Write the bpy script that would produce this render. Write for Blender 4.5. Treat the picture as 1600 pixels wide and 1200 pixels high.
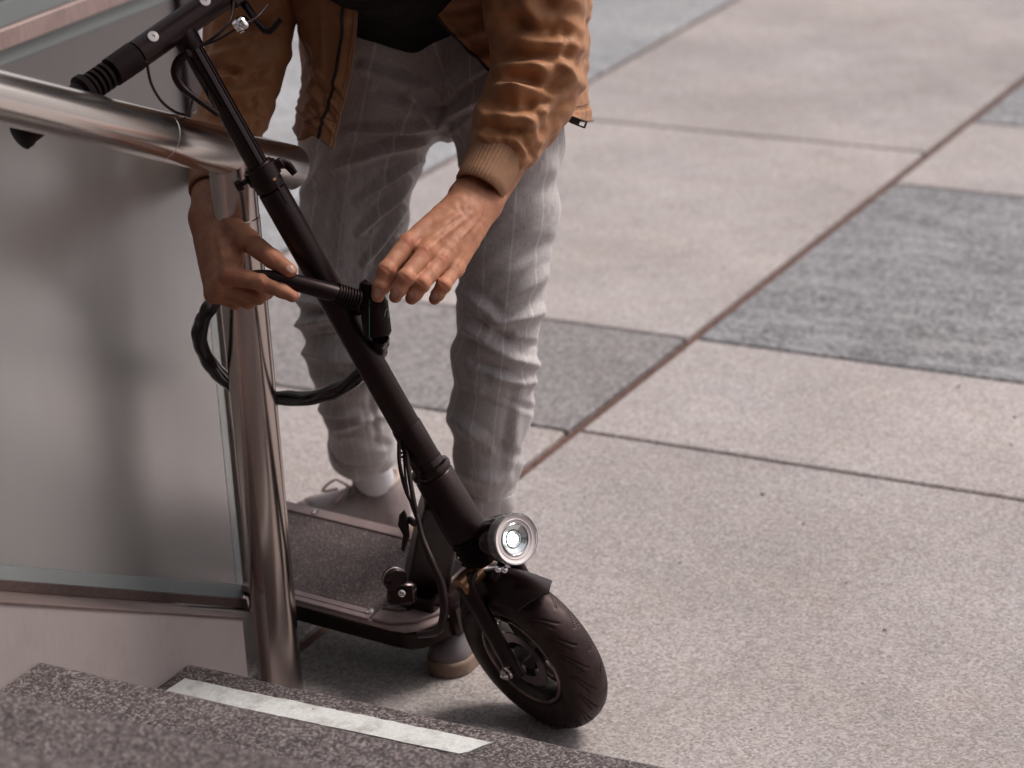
import bpy, math, random
import numpy as np

random.seed(7)
rng = np.random.default_rng(11)
sc = bpy.context.scene
for o in list(bpy.data.objects):
    bpy.data.objects.remove(o)

# ------------------------------------------------------------------ camera, sky, sun, exposure
FPX = 4200.0                                   # focal length in photo pixels (1600 wide)
YAW, PITCH, ROLL = [math.radians(a) for a in (-29.7, 21.4, -3.26)]
CAM = np.array([2.0657, -2.8852, 1.85])        # eye of the photographer, on the stairs
FW = np.array([math.sin(YAW) * math.cos(PITCH), math.cos(YAW) * math.cos(PITCH), -math.sin(PITCH)])
_r = np.array([math.cos(YAW), -math.sin(YAW), 0.0])
_u = np.cross(_r, FW)
RT = math.cos(ROLL) * _r + math.sin(ROLL) * _u
UP = -math.sin(ROLL) * _r + math.cos(ROLL) * _u

cam_data = bpy.data.cameras.new("camera")
cam = bpy.data.objects.new("camera", cam_data)
sc.collection.objects.link(cam)
import mathutils
M = mathutils.Matrix.Identity(4)
for i in range(3):
    M[i][0], M[i][1], M[i][2], M[i][3] = RT[i], UP[i], -FW[i], CAM[i]
cam.matrix_world = M
cam_data.sensor_width = 36.0
cam_data.lens = FPX / 1600.0 * 36.0
cam_data.clip_start = 0.05
cam_data.clip_end = 500.0
cam_data.dof.use_dof = True
cam_data.dof.focus_distance = 3.62
cam_data.dof.aperture_fstop = 4.0
sc.camera = cam

SUN_DIR = np.array([0.46, 0.62, 1.08]); SUN_DIR /= np.linalg.norm(SUN_DIR)   # towards the sun: behind the man, high
world = bpy.data.worlds.new("World")
sc.world = world
world.use_nodes = True
wn, wl = world.node_tree.nodes, world.node_tree.links
wn.clear()
wo = wn.new("ShaderNodeOutputWorld"); bg = wn.new("ShaderNodeBackground")
sky = wn.new("ShaderNodeTexSky"); sky.sky_type = 'NISHITA'; sky.sun_disc = False
sky.sun_elevation = math.asin(SUN_DIR[2]); sky.sun_rotation = math.atan2(SUN_DIR[0], SUN_DIR[1])
sky.air_density = 1.0; sky.dust_density = 3.0; sky.ozone_density = 1.0
hs = wn.new("ShaderNodeHueSaturation"); hs.inputs["Saturation"].default_value = 0.25
tint = wn.new("ShaderNodeMix"); tint.data_type = 'RGBA'; tint.blend_type = 'MULTIPLY'
tint.inputs["Factor"].default_value = 1.0; tint.inputs["B"].default_value = (1.0, 0.955, 0.95, 1)
wl.new(sky.outputs[0], hs.inputs["Color"]); wl.new(hs.outputs[0], tint.inputs["A"])
wl.new(tint.outputs["Result"], bg.inputs["Color"]); bg.inputs["Strength"].default_value = 0.098
wl.new(bg.outputs[0], wo.inputs["Surface"])

sun_data = bpy.data.lights.new("sun", 'SUN')
sun_data.energy = 1.5; sun_data.angle = math.radians(20); sun_data.color = (1.0, 0.95, 0.90)
sun = bpy.data.objects.new("sun", sun_data); sc.collection.objects.link(sun)
sun.rotation_euler = mathutils.Vector(SUN_DIR).to_track_quat('Z', 'Y').to_euler()
sun.location = (0, 4, 8)

sc.view_settings.view_transform = 'Standard'; sc.view_settings.look = 'None'
sc.view_settings.gamma = 1.0; sc.view_settings.use_curve_mapping = False
sc.view_settings.exposure = 0.66
sc.render.engine = 'CYCLES'
sc.cycles.use_denoising = True
sc.cycles.max_bounces = 10; sc.cycles.transmission_bounces = 8
sc.cycles.caustics_reflective = False

# ------------------------------------------------------------------ helpers
def A(*v): return np.array(v, float)
def nrm(v): v = np.asarray(v, float); return v / np.linalg.norm(v)
def at(px, py, d):
    """point at photo pixel px, py and distance d along the optical axis"""
    return CAM + (FW + RT * (px - 800) / FPX - UP * (py - 600) / FPX) * d
def ony(px, py, y):
    r = FW + RT * (px - 800) / FPX - UP * (py - 600) / FPX
    return CAM + r * ((y - CAM[1]) / r[1])
def onz(px, py, z):
    r = FW + RT * (px - 800) / FPX - UP * (py - 600) / FPX
    return CAM + r * ((z - CAM[2]) / r[2])
def depth_of(P): return float((np.asarray(P) - CAM) @ FW)
def pix(P):
    v = np.asarray(P) - CAM; z = v @ FW
    return 800 + FPX * (v @ RT) / z, 600 - FPX * (v @ UP) / z, z

ORIGIN = {}
def origin_of(o): return ORIGIN.get(o.name, np.zeros(3)) if o else np.zeros(3)

def tag(o, label=None, cat=None, group=None, kind=None):
    if label: o["label"] = label
    if cat: o["category"] = cat
    if group: o["group"] = group
    if kind: o["kind"] = kind
    return o
def thing(name, label, cat, loc=(0, 0, 0), group=None):
    o = bpy.data.objects.new(name, None); sc.collection.objects.link(o)
    o.location = loc; o.empty_display_size = 0.05
    ORIGIN[o.name] = np.array(loc, float)
    return tag(o, label, cat, group)

def mesh_obj(name, V, F, mat, parent=None, smooth=40, base=None, attrs=None, label=None):
    V = np.asarray(V, float)
    org = origin_of(parent) if parent is not None else (np.zeros(3) if base is None else np.asarray(base, float))
    me = bpy.data.meshes.new(name)
    if isinstance(F, np.ndarray):
        n, k = F.shape
        me.vertices.add(len(V)); me.vertices.foreach_set("co", (V - org).astype(np.float32).ravel())
        me.loops.add(n * k); me.loops.foreach_set("vertex_index", F.astype(np.int32).ravel())
        me.polygons.add(n); me.polygons.foreach_set("loop_start", np.arange(0, n * k, k, dtype=np.int32))
        try: me.polygons.foreach_set("loop_total", np.full(n, k, np.int32))
        except Exception: pass
        me.update(calc_edges=True)
    else:
        me.from_pydata((V - org).tolist(), [], [tuple(int(i) for i in f) for f in F]); me.update()
    if attrs:
        for an, av in attrs.items():
            av = np.asarray(av, np.float32)
            if av.ndim == 1:
                a = me.attributes.new(an, 'FLOAT', 'POINT'); a.data.foreach_set("value", av)
            else:
                a = me.attributes.new(an, 'FLOAT_VECTOR', 'POINT'); a.data.foreach_set("vector", av.ravel())
    if smooth:
        me.polygons.foreach_set("use_smooth", np.ones(len(me.polygons), bool))
        if smooth < 180: me.set_sharp_from_angle(angle=math.radians(smooth))
    if mat: me.materials.append(mat)
    o = bpy.data.objects.new(name, me); sc.collection.objects.link(o)
    if parent is not None:
        o.parent = parent
    else:
        o.location = org
    ORIGIN[o.name] = org
    if label: o["label"] = label
    return o

class MB:
    """collects closed shapes for one mesh object"""
    def __init__(s): s.V = []; s.F = []; s.n = 0
    def add(s, V, F):
        V = np.asarray(V, float); s.V.append(V)
        s.F += [tuple(int(i) + s.n for i in f) for f in F]; s.n += len(V); return s
    def build(s, name, mat, parent=None, smooth=40, **k):
        return mesh_obj(name, np.vstack(s.V), s.F, mat, parent, smooth, **k)
    # --- shapes
    def box(s, c, half, ax=None, bev=0.002):
        ax = np.eye(3) if ax is None else np.asarray(ax, float)
        h = np.asarray(half, float); b = min(bev, 0.49 * h.min() * 2)
        vs = []; idx = {}
        for sx in (-1, 1):
            for sy in (-1, 1):
                for sz in (-1, 1):
                    sg = (sx, sy, sz)
                    for a in range(3):
                        p = [sg[k] * (h[k] - (0 if k == a else b)) for k in range(3)]
                        idx[(sg, a)] = len(vs); vs.append(p)
        V = np.array(vs) @ ax + np.asarray(c, float)
        F = []
        for a in range(3):
            b1, b2 = (a + 1) % 3, (a + 2) % 3
            for sa in (-1, 1):
                q = []
                for (u, v) in ((-1, -1), (1, -1), (1, 1), (-1, 1)):
                    sg = [0, 0, 0]; sg[a] = sa; sg[b1] = u; sg[b2] = v
                    q.append(idx[(tuple(sg), a)])
                F.append(q if sa > 0 else q[::-1])
        for a in range(3):
            b1, b2 = (a + 1) % 3, (a + 2) % 3
            for u in (-1, 1):
                for v in (-1, 1):
                    s0 = [0, 0, 0]; s1 = [0, 0, 0]
                    s0[a] = -1; s1[a] = 1
                    for t in (s0, s1): t[b1] = u; t[b2] = v
                    s0, s1 = tuple(s0), tuple(s1)
                    q = [idx[(s0, b1)], idx[(s1, b1)], idx[(s1, b2)], idx[(s0, b2)]]
                    F.append(q if u * v < 0 else q[::-1])
        for sx in (-1, 1):
            for sy in (-1, 1):
                for sz in (-1, 1):
                    sg = (sx, sy, sz); q = [idx[(sg, 0)], idx[(sg, 1)], idx[(sg, 2)]]
                    F.append(q if sx * sy * sz > 0 else q[::-1])
        return s.add(V, F)
    def sweep(s, P, R, seg=16, caps=True, dense=0, up=None, squash=1.0, rmod=None):
        V, F = sweep(P, R, seg, caps, dense, up, squash, rmod); return s.add(V, F)
    def lathe(s, prof, o, axis, seg=32, closed=False, ends=(True, True)):
        a = nrm(axis); t = A(0, 0, 1) if abs(a[2]) < 0.9 else A(1, 0, 0)
        u = nrm(np.cross(t, a)); v = np.cross(a, u)
        n = len(prof); V = []; F = []
        for k in range(seg):
            th = 2 * math.pi * k / seg; e = math.cos(th) * u + math.sin(th) * v
            for (h, r) in prof: V.append(np.asarray(o) + a * h + e * r)
        for k in range(seg):
            k2 = (k + 1) % seg
            for i in range(n if closed else n - 1):
                i2 = (i + 1) % n
                F.append((k * n + i, k2 * n + i, k2 * n + i2, k * n + i2))
        if not closed:
            for end in (0, n - 1):
                if prof[end][1] > 1e-6 and ends[0 if end == 0 else 1]:
                    loop = [k * n + end for k in range(seg)]
                    F.append(loop[::-1] if end == 0 else loop)
        return s.add(V, F)
    def prism(s, poly, o, ax, ay, az, h0, h1, bev=0.0):
        ax, ay, az = map(np.asarray, (ax, ay, az)); o = np.asarray(o, float); P = np.array(poly, float)
        n = len(P)
        area = 0.5 * np.sum(P[:, 0] * np.roll(P[:, 1], -1) - np.roll(P[:, 0], -1) * P[:, 1])
        if area < 0: P = P[::-1]
        def ring(Q, h): return [o + ax * q[0] + ay * q[1] + az * h for q in Q]
        if bev > 0:
            c = P.mean(0)
            nx = np.roll(P, -1, 0) - np.roll(P, 1, 0); nx = np.stack([nx[:, 1], -nx[:, 0]], 1)
            nx /= np.linalg.norm(nx, axis=1)[:, None]
            Q = P - nx * bev
            rings = [ring(Q, h0), ring(P, h0 + bev), ring(P, h1 - bev), ring(Q, h1)]
        else: rings = [ring(P, h0), ring(P, h1)]
        V = np.array([p for r in rings for p in r]); F = []
        for k in range(len(rings) - 1):
            for i in range(n):
                j = (i + 1) % n
                F.append((k * n + i, k * n + j, (k + 1) * n + j, (k + 1) * n + i))
        F.append(list(range(n))[::-1]); F.append([(len(rings) - 1) * n + i for i in range(n)])
        return s.add(V, F)

def catmull(P, n):
    P = np.asarray(P, float)
    Q = np.vstack([2 * P[0] - P[1], P, 2 * P[-1] - P[-2]])
    out = []
    for i in range(1, len(Q) - 2):
        p0, p1, p2, p3 = Q[i - 1], Q[i], Q[i + 1], Q[i + 2]
        for k in range(n):
            t = k / n
            out.append(0.5 * ((2 * p1) + (-p0 + p2) * t + (2 * p0 - 5 * p1 + 4 * p2 - p3) * t * t + (-p0 + 3 * p1 - 3 * p2 + p3) * t ** 3))
    out.append(P[-1]); return np.array(out)

def sweep(P, R, seg=16, caps=True, dense=0, up=None, squash=1.0, rmod=None):
    P = np.asarray(P, float)
    R = np.full(len(P), R, float) if np.isscalar(R) else np.asarray(R, float)
    if dense:
        D = catmull(np.column_stack([P, R]), dense); P, R = D[:, :3], D[:, 3]
    n = len(P)
    T = np.gradient(P, axis=0); T /= np.linalg.norm(T, axis=1)[:, None]
    u = np.asarray(up, float) if up is not None else (A(0, 0, 1) if abs(T[0][2]) < 0.9 else A(1, 0, 0))
    V = []; F = []
    for i in range(n):
        u = u - T[i] * (u @ T[i]); u = u / np.linalg.norm(u); v = np.cross(T[i], u)
        for k in range(seg):
            th = 2 * math.pi * k / seg
            r = R[i] * (rmod(i / (n - 1), th) if rmod else 1.0)
            V.append(P[i] + (u * math.cos(th) * squash + v * math.sin(th)) * r)
    for i in range(n - 1):
        for k in range(seg):
            k2 = (k + 1) % seg
            F.append((i * seg + k, i * seg + k2, (i + 1) * seg + k2, (i + 1) * seg + k))
    if caps:
        F.append([k for k in range(seg)][::-1]); F.append([(n - 1) * seg + k for k in range(seg)])
    return np.array(V), F

# ---- distance-field modelling (for bodies and cloth): smooth unions turned into one skin
def capsule(p, a, b, r1, r2=None):
    r2 = r1 if r2 is None else r2
    a = np.asarray(a, np.float32); b = np.asarray(b, np.float32); ba = b - a
    pa = p - a; t = np.clip((pa @ ba) / max(float(ba @ ba), 1e-9), 0, 1)
    d = pa - t[:, None] * ba
    return np.sqrt((d * d).sum(1)) - (r1 + (r2 - r1) * t)
def chain(p, pts, k):
    d = None
    for (a, ra), (b, rb) in zip(pts[:-1], pts[1:]):
        c = capsule(p, a, b, ra, rb); d = c if d is None else smin(d, c, k)
    return d
def smin(a, b, k):
    h = np.maximum(k - np.abs(a - b), 0) / k
    return np.minimum(a, b) - h * h * k * 0.25
def ellipsoid(p, c, r, ax=None):
    q = p - np.asarray(c, np.float32)
    if ax is not None: q = q @ np.asarray(ax, np.float32).T
    r = np.asarray(r, np.float32)
    k0 = np.sqrt(((q / r) ** 2).sum(1)); k1 = np.sqrt(((q / (r * r)) ** 2).sum(1))
    return k0 * (k0 - 1) / np.maximum(k1, 1e-6)

def skin(fn, lo, hi, h):
    lo = np.asarray(lo, float); hi = np.asarray(hi, float)
    B = 8
    nb = np.ceil((hi - lo) / (h * B)).astype(int)
    n = nb * B + 1
    V = np.full(n, 1.0, np.float32)
    bi = np.stack(np.meshgrid(*[np.arange(k) for k in nb], indexing='ij'), -1).reshape(-1, 3)
    ctr = lo + (bi + 0.5) * B * h
    dc = fn(ctr.astype(np.float32))
    act = np.abs(dc) < B * h * 0.87 * 1.35 + 2 * h
    for (i, j, k), d in zip(bi[~act], dc[~act]):
        if d < 0: V[i * B:(i + 1) * B + 1, j * B:(j + 1) * B + 1, k * B:(k + 1) * B + 1] = -1.0
    loc = np.stack(np.meshgrid(*[np.arange(B + 1)] * 3, indexing='ij'), -1).reshape(-1, 3)
    ab = bi[act]
    for s in range(0, len(ab), 600):
        blk = ab[s:s + 600]
        g = blk[:, None, :] * B + loc[None]
        g = g.reshape(-1, 3)
        V[g[:, 0], g[:, 1], g[:, 2]] = fn((lo + g * h).astype(np.float32))
    S = V < 0
    nx, ny, nz = n - 1
    cnt = np.zeros((nx, ny, nz), np.uint8)
    offs = [(a, b, c) for a in (0, 1) for b in (0, 1) for c in (0, 1)]
    for (a, b, c) in offs: cnt += S[a:a + nx, b:b + ny, c:c + nz]
    cell = np.argwhere((cnt > 0) & (cnt < 8))
    vid = np.full((nx, ny, nz), -1, np.int32); vid[cell[:, 0], cell[:, 1], cell[:, 2]] = np.arange(len(cell))
    val = {o: V[cell[:, 0] + o[0], cell[:, 1] + o[1], cell[:, 2] + o[2]] for o in offs}
    acc = np.zeros((len(cell), 3)); num = np.zeros(len(cell))
    for o in offs:
        for ax in range(3):
            if o[ax] == 0:
                o2 = list(o); o2[ax] = 1; o2 = tuple(o2)
                va, vb = val[o], val[o2]; m = (va < 0) != (vb < 0)
                t = np.where(m, va / np.where(m, va - vb, 1), 0)
                e = np.array(o, float)[None] + np.eye(3)[ax][None] * t[:, None]
                acc += e * m[:, None]; num += m
    P = lo + (cell + acc / num[:, None]) * h
    quads = []
    for ax in range(3):
        b, c = (ax + 1) % 3, (ax + 2) % 3
        sl0 = [slice(None)] * 3; sl1 = [slice(None)] * 3
        sl0[ax] = slice(0, n[ax] - 1); sl1[ax] = slice(1, n[ax])
        d = S[tuple(sl0)] != S[tuple(sl1)]
        e = np.argwhere(d)
        ok = (e[:, b] > 0) & (e[:, c] > 0) & (e[:, b] < n[b] - 1) & (e[:, c] < n[c] - 1)
        e = e[ok]
        neg = S[e[:, 0], e[:, 1], e[:, 2]]
        q = []
        for (db, dc_) in ((1, 1), (0, 1), (0, 0), (1, 0)):
            f = e.copy(); f[:, b] -= db; f[:, c] -= dc_
            q.append(vid[f[:, 0], f[:, 1], f[:, 2]])
        q = np.stack(q, 1)
        q[~neg] = q[~neg][:, ::-1]
        quads.append(q)
    Q = np.vstack(quads); Q = Q[(Q >= 0).all(1)]
    return P, Q

def vnormals(V, Q):
    a = np.cross(V[Q[:, 2]] - V[Q[:, 0]], V[Q[:, 3]] - V[Q[:, 1]])
    N = np.zeros_like(V)
    for k in range(4): np.add.at(N, Q[:, k], a)
    return N / np.maximum(np.linalg.norm(N, axis=1), 1e-12)[:, None]
def relax(V, Q, it=1, lam=0.5):
    for _ in range(it):
        S = np.zeros_like(V); c = np.zeros(len(V))
        for k in range(4):
            j = Q[:, (k + 1) % 4]; i = Q[:, k]
            np.add.at(S, i, V[j]); np.add.at(S, j, V[i]); np.add.at(c, i, 1); np.add.at(c, j, 1)
        V = V + lam * (S / np.maximum(c, 1)[:, None] - V)
    return V

def folds(V, N, strokes, back=0.25):
    """raise (amp>0) or sink (amp<0) the cloth along creases; each crease is a run on the side that faces the stairs"""
    D = V - CAM; z = D @ FW
    u = 800 + FPX * (D @ RT) / z; v = 600 - FPX * (D @ UP) / z
    view = -(D / np.linalg.norm(D, axis=1)[:, None])
    face = (N * view).sum(1); m = np.clip((face + back) / 0.35, 0, 1)
    out = np.zeros(len(V))
    for (x0, y0, x1, y1, w, amp) in strokes:
        bx, by = x1 - x0, y1 - y0; L2 = bx * bx + by * by
        t = ((u - x0) * bx + (v - y0) * by) / L2
        tc = np.clip(t, 0, 1)
        dx = u - x0 - tc * bx; dy = v - y0 - tc * by
        side = (dx * by - dy * bx) / math.sqrt(L2)
        d2 = dx * dx + dy * dy
        prof = np.exp(-(np.sqrt(d2) / w) ** 1.55) - 0.30 * np.exp(-((np.sqrt(d2) - 1.6 * w) / (0.8 * w)) ** 2)
        out += amp * prof * (0.55 + 0.45 * np.sin(math.pi * np.clip(t, 0.02, 0.98)))
    return out * m
def ripple(V, seed, scale, amp, octs=3):
    r = np.random.default_rng(seed); out = np.zeros(len(V))
    for o in range(octs):
        for _ in range(5):
            k = r.normal(size=3); k = k / np.linalg.norm(k) * (2 * math.pi / (scale / 2 ** o)) * r.uniform(0.7, 1.3)
            k2 = r.normal(size=3); k2 = k2 / np.linalg.norm(k2) * (2 * math.pi / (2.3 * scale / 2 ** o))
            out += np.sin(V @ k + 1.8 * np.sin(V @ k2 + r.uniform(0, 6)) + r.uniform(0, 6)) * amp / 2 ** o / 2.2
    return out

# ------------------------------------------------------------------ materials
def mat(name):
    m = bpy.data.materials.new(name); m.use_nodes = True
    nt = m.node_tree; return m, nt.nodes, nt.links, nt.nodes["Principled BSDF"]
def setp(b, **k):
    for kk, v in k.items():
        key = kk.replace('_', ' ')
        for name in (key, key.title(), key.capitalize()):
            if name in b.inputs:
                b.inputs[name].default_value = v; break
def coords(N, L, scale=(1, 1, 1), rot=(0, 0, 0), attr=None, kind="Object"):
    mp = N.new("ShaderNodeMapping"); mp.inputs["Scale"].default_value = scale; mp.inputs["Rotation"].default_value = rot
    if attr:
        a = N.new("ShaderNodeAttribute"); a.attribute_name = attr; L.new(a.outputs["Vector"], mp.inputs["Vector"])
    else:
        t = N.new("ShaderNodeTexCoord"); L.new(t.outputs[kind], mp.inputs["Vector"])
    return mp.outputs["Vector"]
def noise(N, L, vec, scale, detail=3, rough=0.6):
    n = N.new("ShaderNodeTexNoise"); n.inputs["Scale"].default_value = scale; n.inputs["Detail"].default_value = detail
    n.inputs["Roughness"].default_value = rough; L.new(vec, n.inputs["Vector"]); return n.outputs["Fac"]
def ramp(N, L, fac, stops):
    r = N.new("ShaderNodeValToRGB"); cr = r.color_ramp
    while len(cr.elements) < len(stops): cr.elements.new(0.5)
    for e, (p, c) in zip(cr.elements, stops):
        e.position = p; e.color = (*c, 1) if len(c) == 3 else c
    L.new(fac, r.inputs["Fac"]); return r.outputs["Color"]
def mix(N, L, a, b, fac, mode='MIX'):
    m = N.new("ShaderNodeMix"); m.data_type = 'RGBA'; m.blend_type = mode
    for s, v in (("A", a), ("B", b)):
        if isinstance(v, tuple): m.inputs[s].default_value = (*v, 1)
        else: L.new(v, m.inputs[s])
    if isinstance(fac, (int, float)): m.inputs["Factor"].default_value = fac
    else: L.new(fac, m.inputs["Factor"])
    return m.outputs["Result"]
def bump(N, L, b, h, strength=0.3, dist=0.002):
    n = N.new("ShaderNodeBump"); n.inputs["Strength"].default_value = strength; n.inputs["Distance"].default_value = dist
    L.new(h, n.inputs["Height"]); L.new(n.outputs["Normal"], b.inputs["Normal"])
def g3(v): return (v, v, v)

def granite(name, c_dark, c_mid, c_light, grain, stain=(0.30, 0.20, 0.15), stain_amt=0.25, bstr=0.35, streak=False):
    m, N, L, b = mat(name)
    co = coords(N, L, kind="Object")
    geo = N.new("ShaderNodeNewGeometry")
    pos = geo.outputs["Position"]
    vor = N.new("ShaderNodeTexVoronoi"); vor.inputs["Scale"].default_value = grain; L.new(pos, vor.inputs["Vector"])
    sep = N.new("ShaderNodeSeparateColor"); L.new(vor.outputs["Color"], sep.inputs["Color"])
    fine = noise(N, L, pos, grain * 0.8, 4, 0.7)
    mx = N.new("ShaderNodeMath"); mx.operation = 'MULTIPLY_ADD'; L.new(sep.outputs[0], mx.inputs[0]); mx.inputs[1].default_value = 0.55
    m2 = N.new("ShaderNodeMath"); m2.operation = 'MULTIPLY'; L.new(fine, m2.inputs[0]); m2.inputs[1].default_value = 0.45
    L.new(m2.outputs[0], mx.inputs[2])
    base = ramp(N, L, mx.outputs[0], [(0.20, c_dark), (0.47, c_mid), (0.53, c_mid), (0.80, c_light)])
    big = noise(N, L, pos, 2.3, 5, 0.6)
    mott = ramp(N, L, big, [(0.3, g3(0.80)), (0.7, g3(1.12))])
    base = mix(N, L, base, mott, 1.0, 'MULTIPLY')
    med = noise(N, L, pos, 9.0, 6, 0.7)
    sm = ramp(N, L, med, [(0.50, g3(0.0)), (0.78, g3(stain_amt))])
    base = mix(N, L, base, stain, sm)
    if streak:
        mp = N.new("ShaderNodeMapping"); mp.inputs["Scale"].default_value = (2.0, 9.0, 1.0); L.new(pos, mp.inputs["Vector"])
        st = noise(N, L, mp.outputs[0], 2.2, 6, 0.75)
        sr = ramp(N, L, st, [(0.46, g3(0.0)), (0.72, g3(0.6))])
        base = mix(N, L, base, (0.45, 0.45, 0.47), sr)
    sv = N.new("ShaderNodeTexVoronoi"); sv.inputs["Scale"].default_value = 4.2; L.new(pos, sv.inputs["Vector"])
    ss = N.new("ShaderNodeSeparateColor"); L.new(sv.outputs["Color"], ss.inputs["Color"])
    gate = N.new("ShaderNodeMath"); gate.operation = 'MULTIPLY'; L.new(ss.outputs[1], gate.inputs[0]); gate.inputs[1].default_value = 0.075
    wob = noise(N, L, pos, 60, 3); wa = N.new("ShaderNodeMath"); wa.operation = 'MULTIPLY_ADD'; L.new(wob, wa.inputs[0]); wa.inputs[1].default_value = 0.05; L.new(sv.outputs["Distance"], wa.inputs[2])
    dsp = N.new("ShaderNodeMath"); dsp.operation = 'SUBTRACT'; L.new(gate.outputs[0], dsp.inputs[0]); L.new(wa.outputs[0], dsp.inputs[1])
    sf = ramp(N, L, dsp.outputs[0], [(0.0, g3(0)), (0.018, g3(0.5))])
    base = mix(N, L, base, tuple(c * 0.45 for c in c_mid), sf)
    warm = noise(N, L, pos, 1.1, 6, 0.65)
    base = mix(N, L, base, ramp(N, L, warm, [(0.35, (1.04, 1.0, 0.97)), (0.68, (0.93, 0.93, 0.95))]), 1.0, 'MULTIPLY')
    oi = N.new("ShaderNodeObjectInfo")
    rv = ramp(N, L, oi.outputs["Random"], [(0.0, g3(0.93)), (1.0, g3(1.07))])
    base = mix(N, L, base, rv, 1.0, 'MULTIPLY')
    L.new(base, b.inputs["Base Color"])
    setp(b, roughness=0.78)
    rr = ramp(N, L, med, [(0.3, g3(0.62)), (0.7, g3(0.9))]); L.new(rr, b.inputs["Roughness"])
    bump(N, L, b, mx.outputs[0], bstr, 0.002)
    return m

M_slab = granite("pale_granite", (0.235, 0.208, 0.20), (0.372, 0.336, 0.326), (0.51, 0.47, 0.458), 250, stain=(0.34, 0.235, 0.17), stain_amt=0.22)
M_slab_grey = granite("grey_granite", (0.06, 0.06, 0.063), (0.19, 0.19, 0.20), (0.36, 0.36, 0.37), 150, stain=(0.14, 0.12, 0.115), stain_amt=0.35, streak=True)
M_slab_warm = granite("warm_grey_granite", (0.13, 0.12, 0.12), (0.23, 0.215, 0.215), (0.34, 0.325, 0.325), 150, stain=(0.17, 0.14, 0.13), stain_amt=0.3)
M_slab_blue = granite("blue_grey_granite", (0.20, 0.205, 0.215), (0.31, 0.315, 0.325), (0.42, 0.42, 0.43), 120, stain=(0.2, 0.2, 0.2), stain_amt=0.3)
M_step = granite("step_granite", (0.014, 0.009, 0.009), (0.076, 0.059, 0.057), (0.29, 0.245, 0.24), 340, stain=(0.05, 0.04, 0.04), stain_amt=0.3, bstr=0.6)

m, N, L, b = mat("joint_mortar"); M_joint = m
f = noise(N, L, coords(N, L), 60, 4); L.new(ramp(N, L, f, [(0.3, (0.065, 0.032, 0.026)), (0.7, (0.16, 0.088, 0.07))]), b.inputs["Base Color"]); setp(b, roughness=0.95)
bump(N, L, b, f, 0.6, 0.004)

m, N, L, b = mat("far_ground"); M_ground = m
bk = N.new("ShaderNodeTexBrick"); L.new(coords(N, L), bk.inputs["Vector"]); bk.inputs["Scale"].default_value = 1.0
bk.inputs["Brick Width"].default_value = 1.06; bk.inputs["Row Height"].default_value = 0.8; bk.inputs["Mortar Size"].default_value = 0.01
bk.inputs["Color1"].default_value = (0.34, 0.31, 0.305, 1); bk.inputs["Color2"].default_value = (0.28, 0.275, 0.28, 1); bk.inputs["Mortar"].default_value = (0.1, 0.065, 0.055, 1)
L.new(bk.outputs["Color"], b.inputs["Base Color"]); setp(b, roughness=0.85)

def plain(name, col, rough=0.5, metal=0.0, spec=0.5, nscale=None, namt=0.2, bstr=0.0, coat=0.0, stretch=(1, 1, 1)):
    m, N, L, b = mat(name)
    setp(b, roughness=rough, metallic=metal)
    b.inputs["Specular IOR Level"].default_value = spec
    if coat: b.inputs["Coat Weight"].default_value = coat; b.inputs["Coat Roughness"].default_value = 0.12
    if nscale:
        f = noise(N, L, coords(N, L, stretch), nscale, 4)
        lo = tuple(c * (1 - namt) for c in col); hi = tuple(min(1, c * (1 + namt)) for c in col)
        L.new(ramp(N, L, f, [(0.3, lo), (0.7, hi)]), b.inputs["Base Color"])
        L.new(ramp(N, L, f, [(0.3, g3(max(0.02, rough * 0.85))), (0.7, g3(min(1, rough * 1.2)))]), b.inputs["Roughness"])
        if bstr: bump(N, L, b, f, bstr, 0.001)
    else: b.inputs["Base Color"].default_value = (*col, 1)
    return m

M_black = plain("black_powder_coat", (0.0066, 0.0024, 0.0026), 0.37, spec=0.36, nscale=220, namt=0.15, bstr=0.04)
M_black_gloss = plain("black_gloss_plastic", (0.006, 0.0025, 0.0028), 0.2, spec=0.45)
M_rubber = plain("black_rubber", (0.0070, 0.0030, 0.0032), 0.5, spec=0.22, nscale=90, namt=0.25)
M_tyre = plain("tyre_rubber", (0.016, 0.008, 0.008), 0.5, spec=0.4, nscale=90, namt=0.2)
nt_ = M_tyre.node_tree; N, L, b = nt_.nodes, nt_.links, nt_.nodes['Principled BSDF']
du = noise(N, L, coords(N, L), 34, 6, 0.75)
old = b.inputs['Base Color'].links[0].from_socket
L.new(mix(N, L, old, (0.075, 0.055, 0.05), ramp(N, L, du, [(0.42, g3(0)), (0.78, g3(0.55))])), b.inputs['Base Color'])
M_cable = plain("black_cable_sheath", (0.009, 0.0045, 0.005), 0.4, spec=0.35)
M_bolt = plain("bright_bolt_steel", (0.72, 0.68, 0.66), 0.2, 1.0)
M_cap = plain("sky_white_bolt_cap", (0.86, 0.78, 0.75), 0.25, 0.15)  # white base stands in for sky reflected in shiny metal
M_chrome = plain("chrome", (0.82, 0.80, 0.80), 0.07, 1.0)
M_bronze = plain("bronze_metal", (0.33, 0.17, 0.095), 0.35, 0.9)
M_rim = plain("dark_rim_metal", (0.03, 0.022, 0.022), 0.28, 0.6)
M_deck_metal = plain("brown_grey_deck_metal", (0.40, 0.30, 0.29), 0.42, 0.1, nscale=60, namt=0.12)
M_green = plain("green_seam", (0.02, 0.14, 0.05), 0.5)
M_logo = plain("green_white_print", (0.30, 0.42, 0.30), 0.5)

for m_ in (M_black, M_black_gloss, M_rubber, M_cable, M_tyre):
    m_.node_tree.nodes['Principled BSDF'].inputs['Specular Tint'].default_value = (1.0, 0.74, 0.72, 1)

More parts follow.
